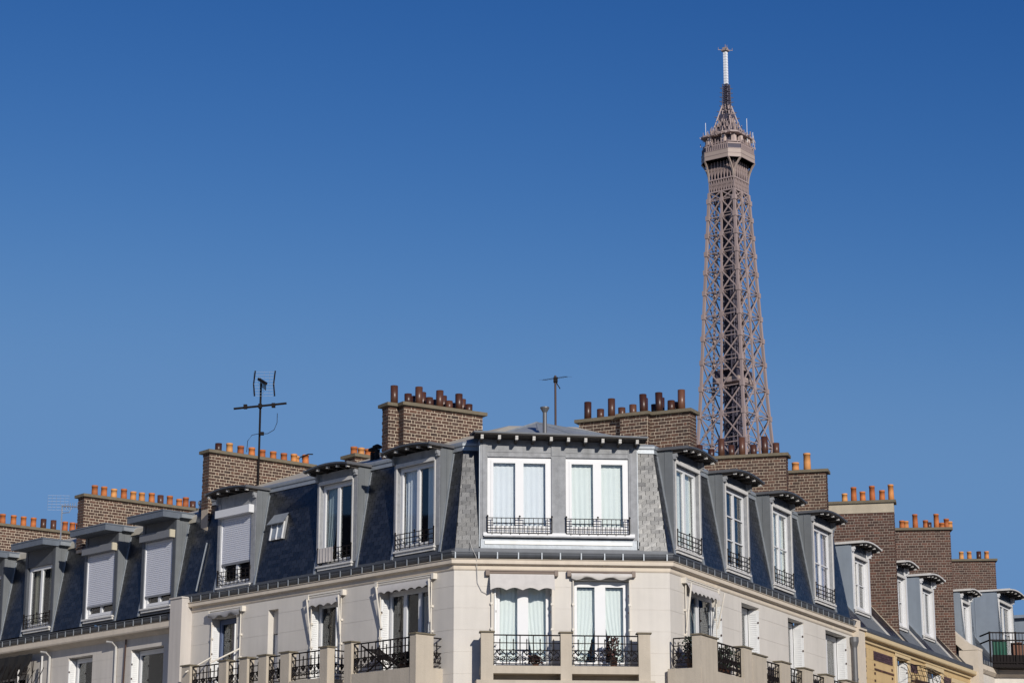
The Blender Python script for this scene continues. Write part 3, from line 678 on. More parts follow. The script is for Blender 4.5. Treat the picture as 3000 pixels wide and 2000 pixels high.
def pillar(fr, u0, u1, o0, o1, z0, z1, par):
    b = MB(); b.box(fr, u0, u1, o0, o1, z0, z1); p_ = b.build('pillar', 'balcony', par)
    b = MB(); b.box(fr, u0 - .035, u1 + .035, o0 - .035, o1 + .035, z1, z1 + .035); b.build('pillar_cap', 'cap', par)
ZP, ZB0, ZB1 = 16.37, 15.62, 16.32
# front balcony
b = MB(); b.box(FC, .615, 4.615, -.01, .595, 15.42, 15.60); b.box(FC, .50, 4.72, -.01, .66, 14.6, 15.26); b.box(FC, .9, 4.4, -.01, .05, 15.26, 15.42)
fb = b.build('balcony', 'balcony', corner, label='front balcony with two railing bays between stone pillars')
for a, c in ((.61, .90), (2.49, 2.755), (4.34, 4.62)): pillar(FC, a, c, .38, .60, 15.26, ZP, fb)
for a, c in ((.90, 2.49), (2.755, 4.34)): railing(FC, a, c, .53, ZB0, ZB1, fb, 5)
for u in (.66, 4.57):
    sfr = Fr(FC(u, 0, 0), FC.n, FC.t); railing(sfr, 0.02, .37, 0, ZB0, ZB1, fb, 1)
# left wing balcony
b = MB(); b.box(FL, 3.98, 10.0, -.01, .84, 15.2, 15.60); lb_ = b.build('balcony', 'balcony', corner, label='long balcony with small stone pillars on the left wing')
PL = [(9.52, 9.96), (7.91, 8.30), (7.02, 7.39), (6.20, 6.57), (5.20, 5.66), (3.80, 4.04)]
PL = [(9.55, 9.93), (7.92, 8.25), (7.02, 7.36), (6.2, 6.54), (5.26, 5.62), (3.72, 4.02)]
for a, c in PL: pillar(FL, a, c, .62, .85, 14.8, ZP - .04, lb_)
for (a, _), (_, c) in zip(PL[:-1], PL[1:]): railing(FL, c, a, .76, ZB0, ZB1 - .03, lb_, max(2, round((a - c) / .30)))
s_ = Fr(FL(3.87, 0, 0), FL.n, -FL.t); railing(s_, .15, .61, 0, ZB0, ZB1 - .03, lb_, 2)
b = MB(); b.box(FL, .385, 3.05, -.01, .84, 15.2, 15.60); lb2 = b.build('balcony', 'balcony', corner, label='left wing balcony next to the front bay')
pillar(FL, 2.79, 3.06, .62, .85, 14.8, ZP, lb2); pillar(FL, .38, .60, .30, .85, 14.8, ZP, lb2)
railing(FL, .60, 2.79, .76, ZB0, ZB1, lb2, 8)
s_ = Fr(FL(.45, 0, 0), FL.n, -FL.t); railing(s_, -.02, .29, 0, ZB0, ZB1, lb2, 1)
# right wing balconies
b = MB(); b.box(FR, -.2, 3.26, -.01, .84, 15.2, 15.60); rb = b.build('balcony', 'balcony', corner, label='right wing balcony next to the front bay')
pillar(FR, -.19, .87, .62, .85, 14.8, ZP, rb); pillar(FR, 2.68, 3.25, .62, .85, 14.8, ZP, rb)
railing(FR, .87, 2.68, .76, ZB0, ZB1, rb, 7)
s_ = Fr(FR(-.13, 0, 0), FR.n, -FR.t); railing(s_, .12, .61, 0, ZB0, ZB1, rb, 2)
b = MB(); b.box(FR, 4.4, 13.4, -.01, .44, 15.2, 15.60); rb2 = b.build('balcony', 'balcony', corner, label='long shallow balcony along the right wing')
PR = [(4.40, 5.42), (6.55, 7.25), (8.35, 9.10), (10.2, 10.9), (12.0, 13.3)]
for a, c in PR: pillar(FR, a, c, .25, .45, 14.8, ZP + .03, rb2)
for (_, a), (c, _) in zip(PR[:-1], PR[1:]): railing(FR, a, c, .38, ZB0, ZB1, rb2, max(3, round((c - a) / .30)))
# party pilasters and drainpipe
b = MB(); b.box(FL, ULM + .002, 11.3, -.6, .35, 0, 18.30); b.box(FL, ULM - .02, 11.32, -.6, .38, 18.30, 18.34); b.build('party_wall_end', 'grey_stone', corner)
b = MB(); b.box(FR, URM + .002, 14.75, -.6, .20, 0, 18.12); b.box(FR, URM + .003, 14.79, -.6, .26, 18.12, 18.17); b.box(FR, URM + .003, 14.6, -.5, .12, 18.17, 18.42); b.build('party_wall_end', 'stone', corner)
b = MB(); b.lathe(FR(13.92, .13, 0), [(.075, 0), (.075, 17.55), (.13, 17.72), (.13, 17.86), (.10, 17.86)], 10)
for z in (15.4, 16.6): b.lathe(FR(13.92, .13, 0), [(.09, z), (.09, z + .05)], 10)
b.build('drainpipe', 'pipe', corner)
# --- chimneys of the corner house
zl = lambda x: 21.1
chimney(corner, 'corner', (-8.43, 60.79), 50.8, -1, 22.42, 19.95, 3.45, .36, [(d_, rnd.choice((.27, .25, .3)), k) for d_, k in zip((.37, .74, 1.1, 1.48, 1.83, 2.2, 2.57, 2.92, 3.32, 3.67), ('pot_brown', 'pot_yellow', 'pot_orange', 'pot_orange', 'pot_orange', 'pot_orange', 'pot_orange', 'pot_yellow', 'pot_orange', 'pot_orange'))][:9] + [(3.05, .24, 'pot_yellow', .085, .27)], zend=20.75, label='long chimney stack with orange pots above the left wing', zlow=lambda a: 20.4 + .26 * a)
T_, S_ = .50, .27
lcp = [(.21, S_), (.52, T_), (.84, S_), (1.14, T_), (1.43, S_), (1.73, T_), (2.03, S_)]
chimney(corner, 'corner', (-2.75, 55.32), 57.4, -1, 22.53, 20.7, 2.36, .60, [(-.06, .50, 'pot_brown', .085, .42)] + [(d_, h - .03 * i * .3, 'pot_brown', .085, .17) for i, (d_, h) in enumerate(lcp)] + [(d_ + .30, h, 'pot_brown', .08, .44) for d_, h in ((.24, .30), (.50, .44), (.86, .28), (1.12, .42), (1.45, .26), (1.70, .40))],
        front=(.30, .27, .60), label='stepped chimney stack with tall brown pots left of the bay')
rcp = [(2.96, .50), (2.59, .27), (2.27, .52), (1.97, .25), (1.65, .30), (1.35, .55), (.9, .55), (.57, .30), (.28, .56)]
chimney(corner, 'corner', (4.59, 56.16), -63.6, 1, 22.55, 20.7, 3.15, .46, [(d_, h, 'pot_brown', .085, .17) for d_, h in rcp] + [(1.42, .50, 'pot_brown', .085, .40), (1.12, .30, 'pot_brown', .085, .40), (.95, .46, 'pot_brown', .085, .40), (.55, .30, 'pot_brown', .085, .40), (.36, .28, 'pot_brown', .08, .40), (1.75, .3, 'pot_brown', .08, .4)],
        butt=(1.10, 1.88, .17), label='buttressed chimney stack with tall brown pots right of the bay')
chimney(corner, 'corner', (7.89, 62.82), -75, 1, 22.74, 20.7, 3.3, .40, [(d_, h, 'pot_brown') for d_, h in ((2.54, .40), (2.2, .26), (1.9, .55), (1.6, .34), (1.29, .56), (.95, .32), (.62, .55), (.29, .34))], mort='mortar_mid', label='chimney stack with brown pots on the right wing')
chimney(corner, 'corner', (9.49, 66.04), -75, 1, 22.90, 19.6, 2.2, .40, [(.93, .28, 'pot_yellow', .10), (.57, .55, 'pot_yellow', .10)], mort='mortar_mid', label='short chimney stack with two pale pots at the right end')
chimney(corner, 'corner', (-4.25, 59.2), 50, -1, 21.98, 20.9, .8, .5, [(.12, .24, 'pot_orange'), (.36, .24, 'pot_yellow'), (.60, .24, 'pot_orange'), (.8, .24, 'pot_orange')], label='small chimney with four orange pots behind the left wing dormers')
for u, o, h in ((5.05, -1.6, .30), (4.75, -1.5, .36)):
    b = MB(); p_ = FL(u, o, 0); z0 = ZT(o) - .1; b.lathe(p_, [(.07, z0), (.07, z0 + h)], 10); b.lathe(p_, [(.13, z0 + h + .04), (.13, z0 + h + .09), (.03, z0 + h + .14)], 10)
    for k in range(3): b.tube([p_ + Vector((.06 * math.cos(k * 2.1), .06 * math.sin(k * 2.1), z0 + h - .02)), p_ + Vector((.09 * math.cos(k * 2.1), .09 * math.sin(k * 2.1), z0 + h + .06))], .012, 4)
    b.build('capped_vent', 'sooty', corner)
bkm = unit_mesh('brick', 'brick'); bkr = unit_mesh('brick', 'brick_red')
emit_bricks('corner', corner, 300, bkm, 'brick')

# ================================================================== BUILDING 2: the house with roller shutters, left
nb = empty('shuttered_house', FL(16.5, -3, 0), 'pale house at the left edge with slate mansard and flat zinc dormer lids', 'apartment house')
UN0, UN1, DZ = 11.302, 25.0, -.38
HN = [(12.05, 13.65, 15.0, 17.15), (15.62, 16.9, 15.0, 17.18), (19.2, 21.2, 15.0, 16.95)]
b = MB(); wall(b, FL, UN0, UN1, 0, 17.50, HN, groove=.004); b.box(FL, UN0, UN1, -7.2, -7, 0, 21); b.build('wall', mat('pale_grey_render', (.56, .52, .47), .85, noise=.14, nscale=1.1, streak=.16, bump=.15), nb)
b = MB(); run(b, FL, [(-.2, 17.46), (.02, 17.46), (.10, 17.54), (.30, 17.56), (.32, 17.60), (.32, 17.74), (.34, 17.75), (-.2, 17.75)], UN0, UN1); b.build('cornice', 'stone', nb)
b = MB(); run(b, FL, [(o + .05, z + DZ - .02) for o, z in arc] + [(.165, 17.93), (-.02, 17.93)], UN0, UN1); g2 = b.build('gutter', 'zinc_dark', nb)
b = MB(); run(b, FL, [(.18, 17.94), (.205, 17.94), (.205, 17.965), (.18, 17.965)], UN0, UN1); b.build('gutter_rail', 'zinc_dark', g2)
for k in range(31):
    place('gutter_strap', sm, g2, Matrix.Translation(FL(UN0 + .25 + k * .44, .197, 17.86)) @ FL.rot().to_4x4() @ Matrix.Diagonal((.028, .016, .17, 1)))
DN = [(11.76, 13.40), (14.65, 16.38), (18.02, 19.68), (20.95, 22.6)]
n0 = lambda z: UN0; n1 = lambda z: UN1
underlay(nb, FL, slN, 18.05, 20.62, n0, n1, DN)
slates(FL, slN, 18.06, 20.6, n0, n1, [(a - .03, c + .03, 17, 22) for a, c in DN], 'nb', wd=.22, ex=.115); emit_slates('nb', nb, 300)
b = MB(); run(b, FL, [(-.50, 20.56), (-.46, 20.56), (-.47, 20.72), (-.56, 20.80), (-3.3, 21.75), (-4.8, 21.8), (-4.8, 20.5), (-.56, 20.5)], UN0, UN1); b.build('upper_roof', 'terrasson', nb)
kw = dict(style='flat', over=.50, jamb=(.14, .12), cheekm='cheekz', face='zinc_dark')
dn = []
dn.append(dormer(nb, FL, *DN[0], 18.28, 20.66, slN, shutter=18.62, wz=20.15, header=.42, boxm='box_dark', rail=False, label='dormer beside the party wall with lowered grey roller shutter', **kw))
dn.append(dormer(nb, FL, *DN[1], 18.26, 20.64, slN, shutter=18.62, wz=20.12, header=.42, boxm='box_dark', rail=False, label='second dormer from the party wall with lowered grey roller shutter', **kw))
dn.append(dormer(nb, FL, *DN[2], 18.25, 20.62, slN, glass='glass_dark', rail=True, header=.5, label='unshuttered dormer with cream curtains', **kw))
dn.append(dormer(nb, FL, *DN[3], 18.25, 20.60, slN, glass='glass_dark', rail=True, header=.5, label='dormer cut by the left edge of the picture', **kw))
a, c, z0, z1, o = dn[2][1]
curtain(FL, a + .75, a + 1.25, z0, z1, o - .12, 'curtain_tan', 'cream curtain at the left sash of the unshuttered dormer of the left house', seed=41, folds=5)
curtain(FL, a + .05, a + .45, z0, z1, o - .12, 'curtain_tan', 'cream curtain at the right sash of the unshuttered dormer of the left house', seed=42, folds=4)
for h in HN:
    f_ = facade_window(nb, FL, h, .26, glass='glass_dark', ns=2 if h[0] > 19 else 1); louvre(FL, h[1] - .012, -.24, .0, h[2], h[3] - .08, -1, nb)
for u, m_, n_ in ((14.35, 'bracket', 'white_pipe'), (13.86, 'rusty', 'rust_pipe'), (17.85, 'bracket', 'white_pipe'), (11.62, 'bracket', 'white_pipe')):
    b = MB(); b.tube([FL(u, .05, 14), FL(u, .05, 17.3), FL(u + .02, .16, 17.42), FL(u + .25, .2, 17.45)] if 'white' in n_ and u > 14 else [FL(u, .05, 14), FL(u + .05, .05, 16.2), FL(u, .05, 17.46)], .035 if 'white' in n_ else .025, 6); b.build('wall_pipe', m_, nb)
chimney(nb, 'nb', (-12.77, 65.40), 50, -1, 22.02, 20.35, 4.3, .38, [(d_, h, k) for d_, h, k in zip((.43, .74, 1.08, 1.43, 1.75, 2.06, 2.41, 2.72, 3.05, 3.39, 3.62, 3.88), (.33, .33, .30, .34, .30, .30, .33, .30, .32, .26, .34, .25), ('pot_orange', 'pot_orange', 'pot_yellow', 'pot_orange', 'pot_yellow', 'pot_yellow', 'pot_orange', 'pot_brown', 'pot_orange', 'pot_orange', 'pot_orange', 'pot_brown'))], label='chimney stack with a full row of orange pots between two zinc-lidded dormers', zlow=lambda a: 20.3 + .3 * a)
chimney(nb, 'nb', (-16.97, 69.88), 50, -1, 21.98, 19.3, 4.0, .38, [(d_, .34, k) for d_, k in zip((.55, .91, 1.29, 1.65, 2.0, 2.36, 2.73, 3.15, 3.42, 3.65), ('pot_orange', 'pot_orange', 'pot_orange', 'pot_orange', 'pot_orange', 'pot_brown', 'pot_brown', 'pot_orange', 'pot_orange', 'pot_orange'))], label='chimney stack with orange pots at the left edge of the picture', zlow=lambda a: 20.0 + .3 * a)
emit_bricks('nb', nb, 300, bkm, 'brick')

# ================================================================== BUILDING 3: the yellow brick house, right
yb = empty('yellow_brick_house', FR(21, -3, 0), 'yellow brick house with violet brick panels, right of the corner house', 'apartment house')
UY0, UY1 = 14.80, 27.30
HY = [(18.55, 19.75, 15.0, 17.74), (21.9, 23.6, 15.0, 17.70), (25.0, 26.4, 15.0, 17.5)]
b = MB(); wall(b, FR, UY0, UY1, 0, 18.0, HY, groove=.004, course=.3); b.box(FR, UY0, UY1, -8.2, -8, 0, 21.5); b.build('wall', 'yellow', yb)
b = MB(); run(b, FR, [(-.2, 17.90), (.02, 17.90), (.06, 17.95), (.22, 17.97), (.24, 18.0), (.24, 18.10), (-.2, 18.10)], UY0, UY1); cn = b.build('cornice', 'yellow_trim', yb)
b = MB()
for k in range(int((UY1 - UY0) / .11)): b.box(FR, UY0 + k * .11 + .02, UY0 + k * .11 + .07, .001, .09, 17.86, 17.899)
b.build('dentils', 'yellow_trim', cn, kind='stuff')
b = MB(); run(b, FR, [(-.1, 18.101), (.22, 18.101), (.24, 18.16), (.22, 18.26), (-.02, 18.27)], UY0, UY1 - .4); b.build('gutter', 'zinc_dark', yb)
PUR = unit_mesh('violet_brick', 'purple'); PRD = unit_mesh('red_brick', 'brick_red')
for u0, u1, z0, z1 in ((16.15, 18.1, 17.42, 17.70), (20.0, 20.8, 17.42, 17.70), (23.9, 24.8, 17.36, 17.64), (14.95, 15.4, 17.42, 17.70)):
    nn = 4; hh = (z1 - z0) / nn
    for j in range(nn):
        u = u0
        while u < u1 - .05:
            e_ = min(u + (.10 if (j % 2 and u == u0) else .20), u1)
            place('brick', PUR, yb, Matrix.Translation(FR((u + e_) / 2, .004, z0 + hh * (j + .5))) @ FR.rot().to_4x4() @ Matrix.Diagonal((e_ - u - .012, .03, hh - .010, 1))); u = e_
    for z in (z0 - .14, z0 - .40, z0 - .62):
        for u in (u0 + .08, u1 - .08): place('brick', PRD, yb, Matrix.Translation(FR(u, .004, z)) @ FR.rot().to_4x4() @ Matrix.Diagonal((.11, .03, .07, 1)))
    u = u0 + .05
    while u < u1 - .1:
        place('brick', PRD, yb, Matrix.Translation(FR(u + .1, .003, z0 - .27)) @ FR.rot().to_4x4() @ Matrix.Diagonal((.19, .03, .06, 1))); u += .2
b = MB()
for h in HY:
    for u in (h[0] - .22, h[1] + .02): b.box(FR, u, u + .20, -.02, .03, 14, h[3] + .16)
    b.box(FR, h[0] - .22, h[1] + .22, -.02, .05, h[3] + .02, h[3] + .16)
b.build('window_surround', 'yellow_trim', yb)
for h in HY:
    facade_window(yb, FR, h, .30, bars=1); louvre(FR, h[1] - .012, -.28, .0, h[2], h[3] - .06, -1, yb)
# steep roof
DY = [(16.0, 17.75), (20.40, 21.80), (23.35, 25.0)]
y0_ = lambda z: UY0; y1_ = lambda z: UY1
underlay(yb, FR, slY, 18.2, 21.9, y0_, y1_, [(a, c) for a, c in DY])
b = MB()
for a, c in DY: b.add([FR(a, slY(18.2), 18.2), FR(c, slY(18.2), 18.2), FR(c, slY(18.84), 18.84), FR(a, slY(18.84), 18.84)], [(0, 1, 2, 3)])
b.build('roof_underlay', 'underlay', yb)
slates(FR, slY, 18.22, 21.85, y0_, y1_, [(a - .03, c + .30, 18.8, 22) for a, c in DY] + [(a - .03, c + .30, 18, 18.8) for a, c in DY] + [(19.6, 20.4, 18, 22), (26.45, 27.3, 18, 22)], 'yb', wd=.22, ex=.13); emit_slates('yb', yb, 60)
b = MB()
for a, c in [(a - .03, c + .30) for a, c in DY]: b.add([FR(a, slY(18.22) + .012, 18.22), FR(c, slY(18.22) + .012, 18.22), FR(c, slY(18.84) + .012, 18.84), FR(a, slY(18.84) + .012, 18.84)], [(0, 1, 2, 3)])
for a, c in DY: b.add([FR(c, slY(18.84) + .012, 18.84), FR(c + .30, slY(18.84) + .012, 18.84), FR(c + .30, slY(21.9) + .012, 21.9), FR(c, slY(21.9) + .012, 21.9)], [(0, 1, 2, 3)])
b.build('zinc_valley', 'cheekz', yb)
b = MB()
for a, c in DY: b.bar(FR(c + .31, slY(18.24) + .04, 18.24), FR(c + .31, slY(21.8) + .04, 21.8), .05, .05)
b.build('roof_rib', 'bracket', yb)
b = MB()
for a in (19.62, 26.45): b.add([FR(a, slY(18.3) + .02, 18.3), FR(a + .32, slY(18.3) + .02, 18.3), FR(a + .32, slY(21.9) + .02, 21.9), FR(a, slY(21.9) + .02, 21.9)], [(0, 1, 2, 3)])
b.build('mortar_fillet', 'capband', yb)
b = MB(); run(b, FR, [(slY(21.85), 21.85), (-7, 22.1), (-7, 21.6), (slY(21.85) - .1, 21.6)], UY0, UY1); b.build('upper_roof', 'terrasson', yb)
kw = dict(fo=-.5, over=.40, face='white', jamb=(.20, .26), zcheek=18.80, cheekm='zinc_blue', roofm='old_white', header=.36, headm='zinc_dark', rail=False, roomd=True)  # dark header panels paint in the shadow under the eave
dormer(yb, FR, *DY[0], 19.0, 20.98, slY, bars=1, label='white dormer nearest the corner house with open curtains', **kw)
dormer(yb, FR, *DY[1], 19.0, 20.98, slY, bars=1, label='white dormer half hidden by the tall chimney', **kw)
dormer(yb, FR, *DY[2], 19.0, 20.95, slY, glass='glass_dark', label='white dormer with an open dark window', **kw)
curtain(FR, 16.28, 16.75, 19.1, 20.5, -.75, 'curtain_tan', 'cream curtain in the white dormer nearest the corner house', seed=51, folds=5)
chimney(yb, 'yb', (12.40, 71.22), -78, 1, 22.90, 18.4, 3.2, .42, [(d_, h, k) for d_, h, k in zip((1.57, 1.27, .98, .67, .36, .06), (.30, .50, .34, .52, .36, .54), ('pot_yellow', 'pot_orange', 'pot_orange', 'pot_orange', 'pot_orange', 'pot_yellow'))], band=.32, mort='mortar_dark', label='tall brick chimney with a cream band and six orange pots')
chimney(yb, 'yb', (15.41, 77.28), -85, 1, 23.02, 18.6, 3.2, .42, [(d_, h, k) for d_, h, k in zip((1.64, 1.5, 1.17, .81, .70, .43, .24, .08, -.03), (.30, .28, .52, .30, .22, .52, .2, .34, .24), ('pot_orange', 'pot_yellow', 'pot_orange', 'pot_orange', 'pot_brown', 'pot_orange', 'pot_orange', 'pot_orange', 'pot_yellow'))], mort='mortar_dark', label='broad brick chimney at the far end of the yellow house')
emit_bricks('yb', yb, 300, bkr, 'brick_red')

# ================================================================== BUILDING 4: the white house with iron terrace, far right
wb = empty('white_house', FR(31, -3, 0), 'pale house at the right edge with big zinc dormer behind an iron terrace', 'apartment house')
UW0, UW1 = 27.9, 30.7
WC = FR(UW1, 0, 0); FW = Fr(WC, D(85), D(175))
b = MB(); wall(b, FR, UW0, UW1, 0, 18.25, [(28.5, 29.5, 15, 17.7)], groove=.006); wall(b, FW, 0, 7, 0, 18.25, [(.9, 2.2, 15, 17.75)], groove=.006); b.build('wall', 'plaster', wb)
b = MB(); run(b, FR, [(-.2, 18.22), (.05, 18.22), (.16, 18.32), (.16, 18.48), (-.2, 18.48)], UW0, UW1 + .05); run(b, FW, [(-.2, 18.221), (.05, 18.221), (.16, 18.32), (.16, 18.482), (-.2, 18.482)], -.06, 7); b.build('cornice', 'stone', wb)
b = MB(); run(b, FR, [(-.1, 18.49), (.12, 18.49), (.15, 18.55), (.12, 18.66), (-.02, 18.66)], UW0, UW1 - .1); g4 = b.build('gutter', 'zinc_dark', wb)
for k in range(8): place('gutter_strap', sm, g4, Matrix.Translation(FR(28.1 + k * .34, .16, 18.58)) @ FR.rot().to_4x4() @ Matrix.Diagonal((.028, .016, .15, 1)))
b = MB(); b.box(FR, UY1 + .002, UW0 - .002, -.35, .32, 0, 18.85); b.prism_oz(FR, [(.33, 18.85), (.33, 18.93), (-.1, 19.15), (-3.2, 22.0), (-3.2, 21.7), (-.2, 18.85)], UY1 - .02, UW0 + .02); b.build('party_wall_end', 'stone', wb)
facade_window(wb, FR, (28.5, 29.5, 15, 17.7), .25); facade_window(wb, FW, (.9, 2.2, 15, 17.75), .25)
slW = lambda z: .0 - (z - 18.55) / 1.25
w0_ = lambda z: UW0; w1_ = lambda z: 42.0
underlay(wb, FR, slW, 18.55, 22.1, w0_, w1_, [(28.25, 29.6), (32.35, 34.6)])
slates(FR, slW, 18.57, 22.0, w0_, lambda z: 39.0, [(28.2, 29.65, 18, 23), (32.3, 34.65, 18, 23)], 'wb', wd=.24, ex=.14); emit_slates('wb', wb, 40)
kw = dict(face='white', jamb=(.2, .2), cheekm='zinc_blue', roofm='old_white', header=.36, headm='zinc_dark', rail=False)  # headers again dark, the eave's shade put into their colour
dormer(wb, FR, 28.25, 29.6, 19.1, 21.05, slW, fo=-.45, over=.4, zcheek=18.9, label='white dormer beside the broad chimney', **kw)
dormer(wb, FR, 32.35, 34.6, 19.0, 21.55, slW, fo=-.15, over=.5, zcheek=18.5, bars=1, label='large zinc-sided dormer behind the iron terrace', **kw)
b = MB(); b.prism_oz(FR, [(-.5, 18.9), (-.5, 21.3), (-2.6, 21.3), (-2.3, 21.1)], 38.6, 38.7); b.box(FR, 38.4, 41, -2.6, -.2, 21.3, 21.42); b.box(FR, 38.7, 40.5, -.62, -.5, 18.6, 21.3); d_ = b.build('dormer', 'zinc_blue', wb, label='dormer cut by the right edge of the picture')
chimney(wb, 'wb', (19.30, 88.04), -85, 1, 23.58, 19.6, 3.0, .5, [(d_, .34, k) for d_, k in zip((1.29, .97, .60, .29), ('pot_yellow', 'pot_yellow', 'pot_brown', 'pot_yellow'))], mort='mortar_dark', label='farthest brick chimney on the right with four pots')
emit_bricks('wb', wb, 150, bkr, 'brick_red')
# iron terrace railing on the chamfer
TB_ = Fr(FR(30.0, .15, 0), D(85), D(175))
b = MB(); b.box(TB_, -.15, 5.5, -1.2, .12, 18.50, 18.60); tr = b.build('terrace', 'iron', wb, label='iron terrace')
b = MB()
for z in (19.72, 19.45, 18.66): b.box(TB_, -.1, 5.4, .04, .08, z, z + .045)
for k in range(46): b.box(TB_, -.1 + k * .12, -.085 + k * .12, .05, .07, 18.6, 19.72)
for k in range(6): b.box(TB_, -.12 + k * .95, -.07 + k * .95, .03, .09, 18.6, 19.78)
rs = Fr(TB_(-.1, 0, 0), TB_.n, -TB_.t)
for z in (19.72, 19.45, 18.66): b.box(rs, -1.1, .06, -.02, .02, z, z + .045)
b.build('terrace_railing', 'iron', tr)
b = MB(); b.box(TB_, -.02, 5.4, .015, .035, 18.6, 18.95); b.build('kick_plate', 'iron', tr)
tag(wave_sheet(TB_, .0, .55, 18.95, 19.45, .0, folds=4, amp=.015, seed=5).build('terrace_screen', 'green', None), 'green cloth screen tied to the iron terrace', 'screen')
b = MB()
for k in range(14): b.box(TB_, .75 + k * .22, .75 + k * .22 + .20, -.22, -.19, 18.7, 19.42 + rnd.uniform(-.05, .05), rnd.random())
tag(b.build('wooden_screen', 'orange_wood', None), 'orange-brown slatted screen behind the terrace railing', 'screen')

# ================================================================== the iron tower
AX, AY = 79.8, 777.0
e1, e2 = Vector((-.805, .593, 0)), Vector((.593, .805, 0))
tw = empty('iron_lattice_tower', (AX, AY, 0), 'tall brown iron lattice tower with a white mast, rising behind the rooftops', 'tower')
PRF = [(0, 100), (57, 62), (115, 33), (140, 25.2), (171.8, 19.3), (189.1, 17.3), (209.2, 15.6), (224.9, 14.3), (235, 13.35), (265.4, 10.5), (277, 10.3)]
def wz_(z):
    for (a, x), (c, y) in zip(PRF[:-1], PRF[1:]):
        if a <= z <= c: return x + (y - x) * (z - a) / (c - a)
    return PRF[-1][1]
def tp(x, y, z): return Vector((AX, AY, z)) + e1 * x + e2 * y
bm_ = {k: unit_mesh(k, 'tower') for k in ('diagonal_brace', 'horizontal_beam', 'column', 'mid_column', 'gusset_plate')}
LV = [265.4, 262.1, 255.6, 248.8, 241.9, 234.9, 227.1, 218.2, 210.0, 201.1, 191.4, 181.3, 170.6, 159.0, 146.0, 131.0, 115.0]
faces = [(( -1, -1), (1, -1)), ((1, -1), (1, 1)), ((1, 1), (-1, 1)), ((-1, 1), (-1, -1))]
nrm = [-e2, e1, e2, -e1]
for zt_, zb_ in zip(LV[:-1], LV[1:]):
    ht, hb = wz_(zt_) / 2, wz_(zb_) / 2
    for (ca, cb), nn in zip(faces, nrm):
        P = lambda s, h, z: tp((ca[0] + (cb[0] - ca[0]) * s) * h, (ca[1] + (cb[1] - ca[1]) * s) * h, z)
        beam('column', bm_['column'], tw, P(0, hb, zb_), P(0, ht, zt_), .9, .9, nn)
        beam('mid_column', bm_['mid_column'], tw, P(.5, hb, zb_), P(.5, ht, zt_), .7, .6, nn)
        beam('gusset_plate', bm_['gusset_plate'], tw, P(.5, hb, zb_ - .8), P(.5, hb, zb_ + .8), 1.5, .75, nn)
        g_ = P(0, hb, zb_); beam('gusset_plate', bm_['gusset_plate'], tw, g_ - Vector((0, 0, .9)), g_ + Vector((0, 0, .9)), 1.45, 1.45, nn)
        beam('horizontal_beam', bm_['horizontal_beam'], tw, P(0, hb, zb_), P(1, hb, zb_), .30, .36, nn)
        for s0, s1 in ((0, .5), (.5, 1)):
            for q0, q1 in ((s0, s1), (s1, s0)):
                if zb_ > 140: beam('diagonal_brace', bm_['diagonal_brace'], tw, P(q0, hb, zb_), P(q1, ht, zt_), .40, .36, nn)
# fans and inner bracing, one mass of thin bars
b = MB()
for zt_, zb_ in zip(LV[:-1], LV[1:]):
    hb = wz_(zb_) / 2; ht = wz_(zt_) / 2
    if zb_ < 140: continue
    for (ca, cb), nn in zip(faces, nrm):
        P = lambda s, h, z: tp((ca[0] + (cb[0] - ca[0]) * s) * h, (ca[1] + (cb[1] - ca[1]) * s) * h, z)
        zm = zb_ + (zt_ - zb_) * .17
        b.bar(P(.12, hb * .99, zm), P(.38, hb * .99, zm), .18); b.bar(P(.62, hb * .99, zm), P(.88, hb * .99, zm), .18)
        for s in (0, .5, 1):
            pc = tp(0, 0, zb_); p_ = P(s, hb, zb_)
            b.bar(p_, p_.lerp(pc, .62), .2); b.bar(P(s, hb, zb_ + 1.3), p_.lerp(pc, .5), .15)
        b.bar(P(.25, hb, zb_), P(.5, hb * .55, zb_ + .3), .2); b.bar(P(.75, hb, zb_), P(.5, hb * .55, zb_ + .3), .2)
b.build('inner_bracing', 'tower', tw, kind='stuff')
# lift shaft
b = MB(); zz = 118.0
for x in (-1, -.33, .33, 1):
    for y in (-1, -.33, .33, 1):
        if abs(x) < .5 and abs(y) < .5: continue
        b.bar(tp(x * 2.6, y * 2.6, 118), tp(x * 1.9, y * 1.9, 276), .42)
while zz < 274:
    k = 2.6 - .7 * (zz - 118) / 158
    for (ca, cb) in faces:
        p_, q_ = tp(ca[0] * k, ca[1] * k, zz), tp(cb[0] * k, cb[1] * k, zz); u_ = Vector((0, 0, 3.2))
        b.bar(p_, q_, .3); b.bar(p_, q_ + u_, .26); b.bar(q_, p_ + u_, .26)
    zz += 3.2
for x, y in ((-.9, .2), (.9, -.2), (.2, .9), (-.2, -.9)):
    b.bar(tp(x * 1.6, y * 1.6, 118), tp(x * 1.2, y * 1.2, 276), 1.1)
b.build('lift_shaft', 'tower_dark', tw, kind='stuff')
# halfway landing
ft = Fr((AX, AY, 0), e1, -e2)
b = MB(); b.box(ft, -5.2, 5.2, -5.2, 5.2, 193.6, 194.4); b.box(ft, -4.2, 4.2, -4.2, 4.2, 198.4, 199.0); ld = b.build('lift_landing', 'tower', tw)
for x in (-3.6, 3.6):
    for y in (-3.6, 3.6):
        b = MB(); b.box(ft, x - 1.3, x + 1.3, y - 1.3, y + 1.3, 194.4, 198.4); b.build('landing_cabin', 'tower_dark', ld)
b = MB()
for y in (-5.0, 5.0): b.box(ft, -5, 5, y - .1, y + .1, 194.4, 195.5)
for x in (-5.0, 5.0): b.box(ft, x - .1, x + .1, -5, 5, 194.4, 195.5)
b.build('landing_parapet', 'tower_pale', ld)
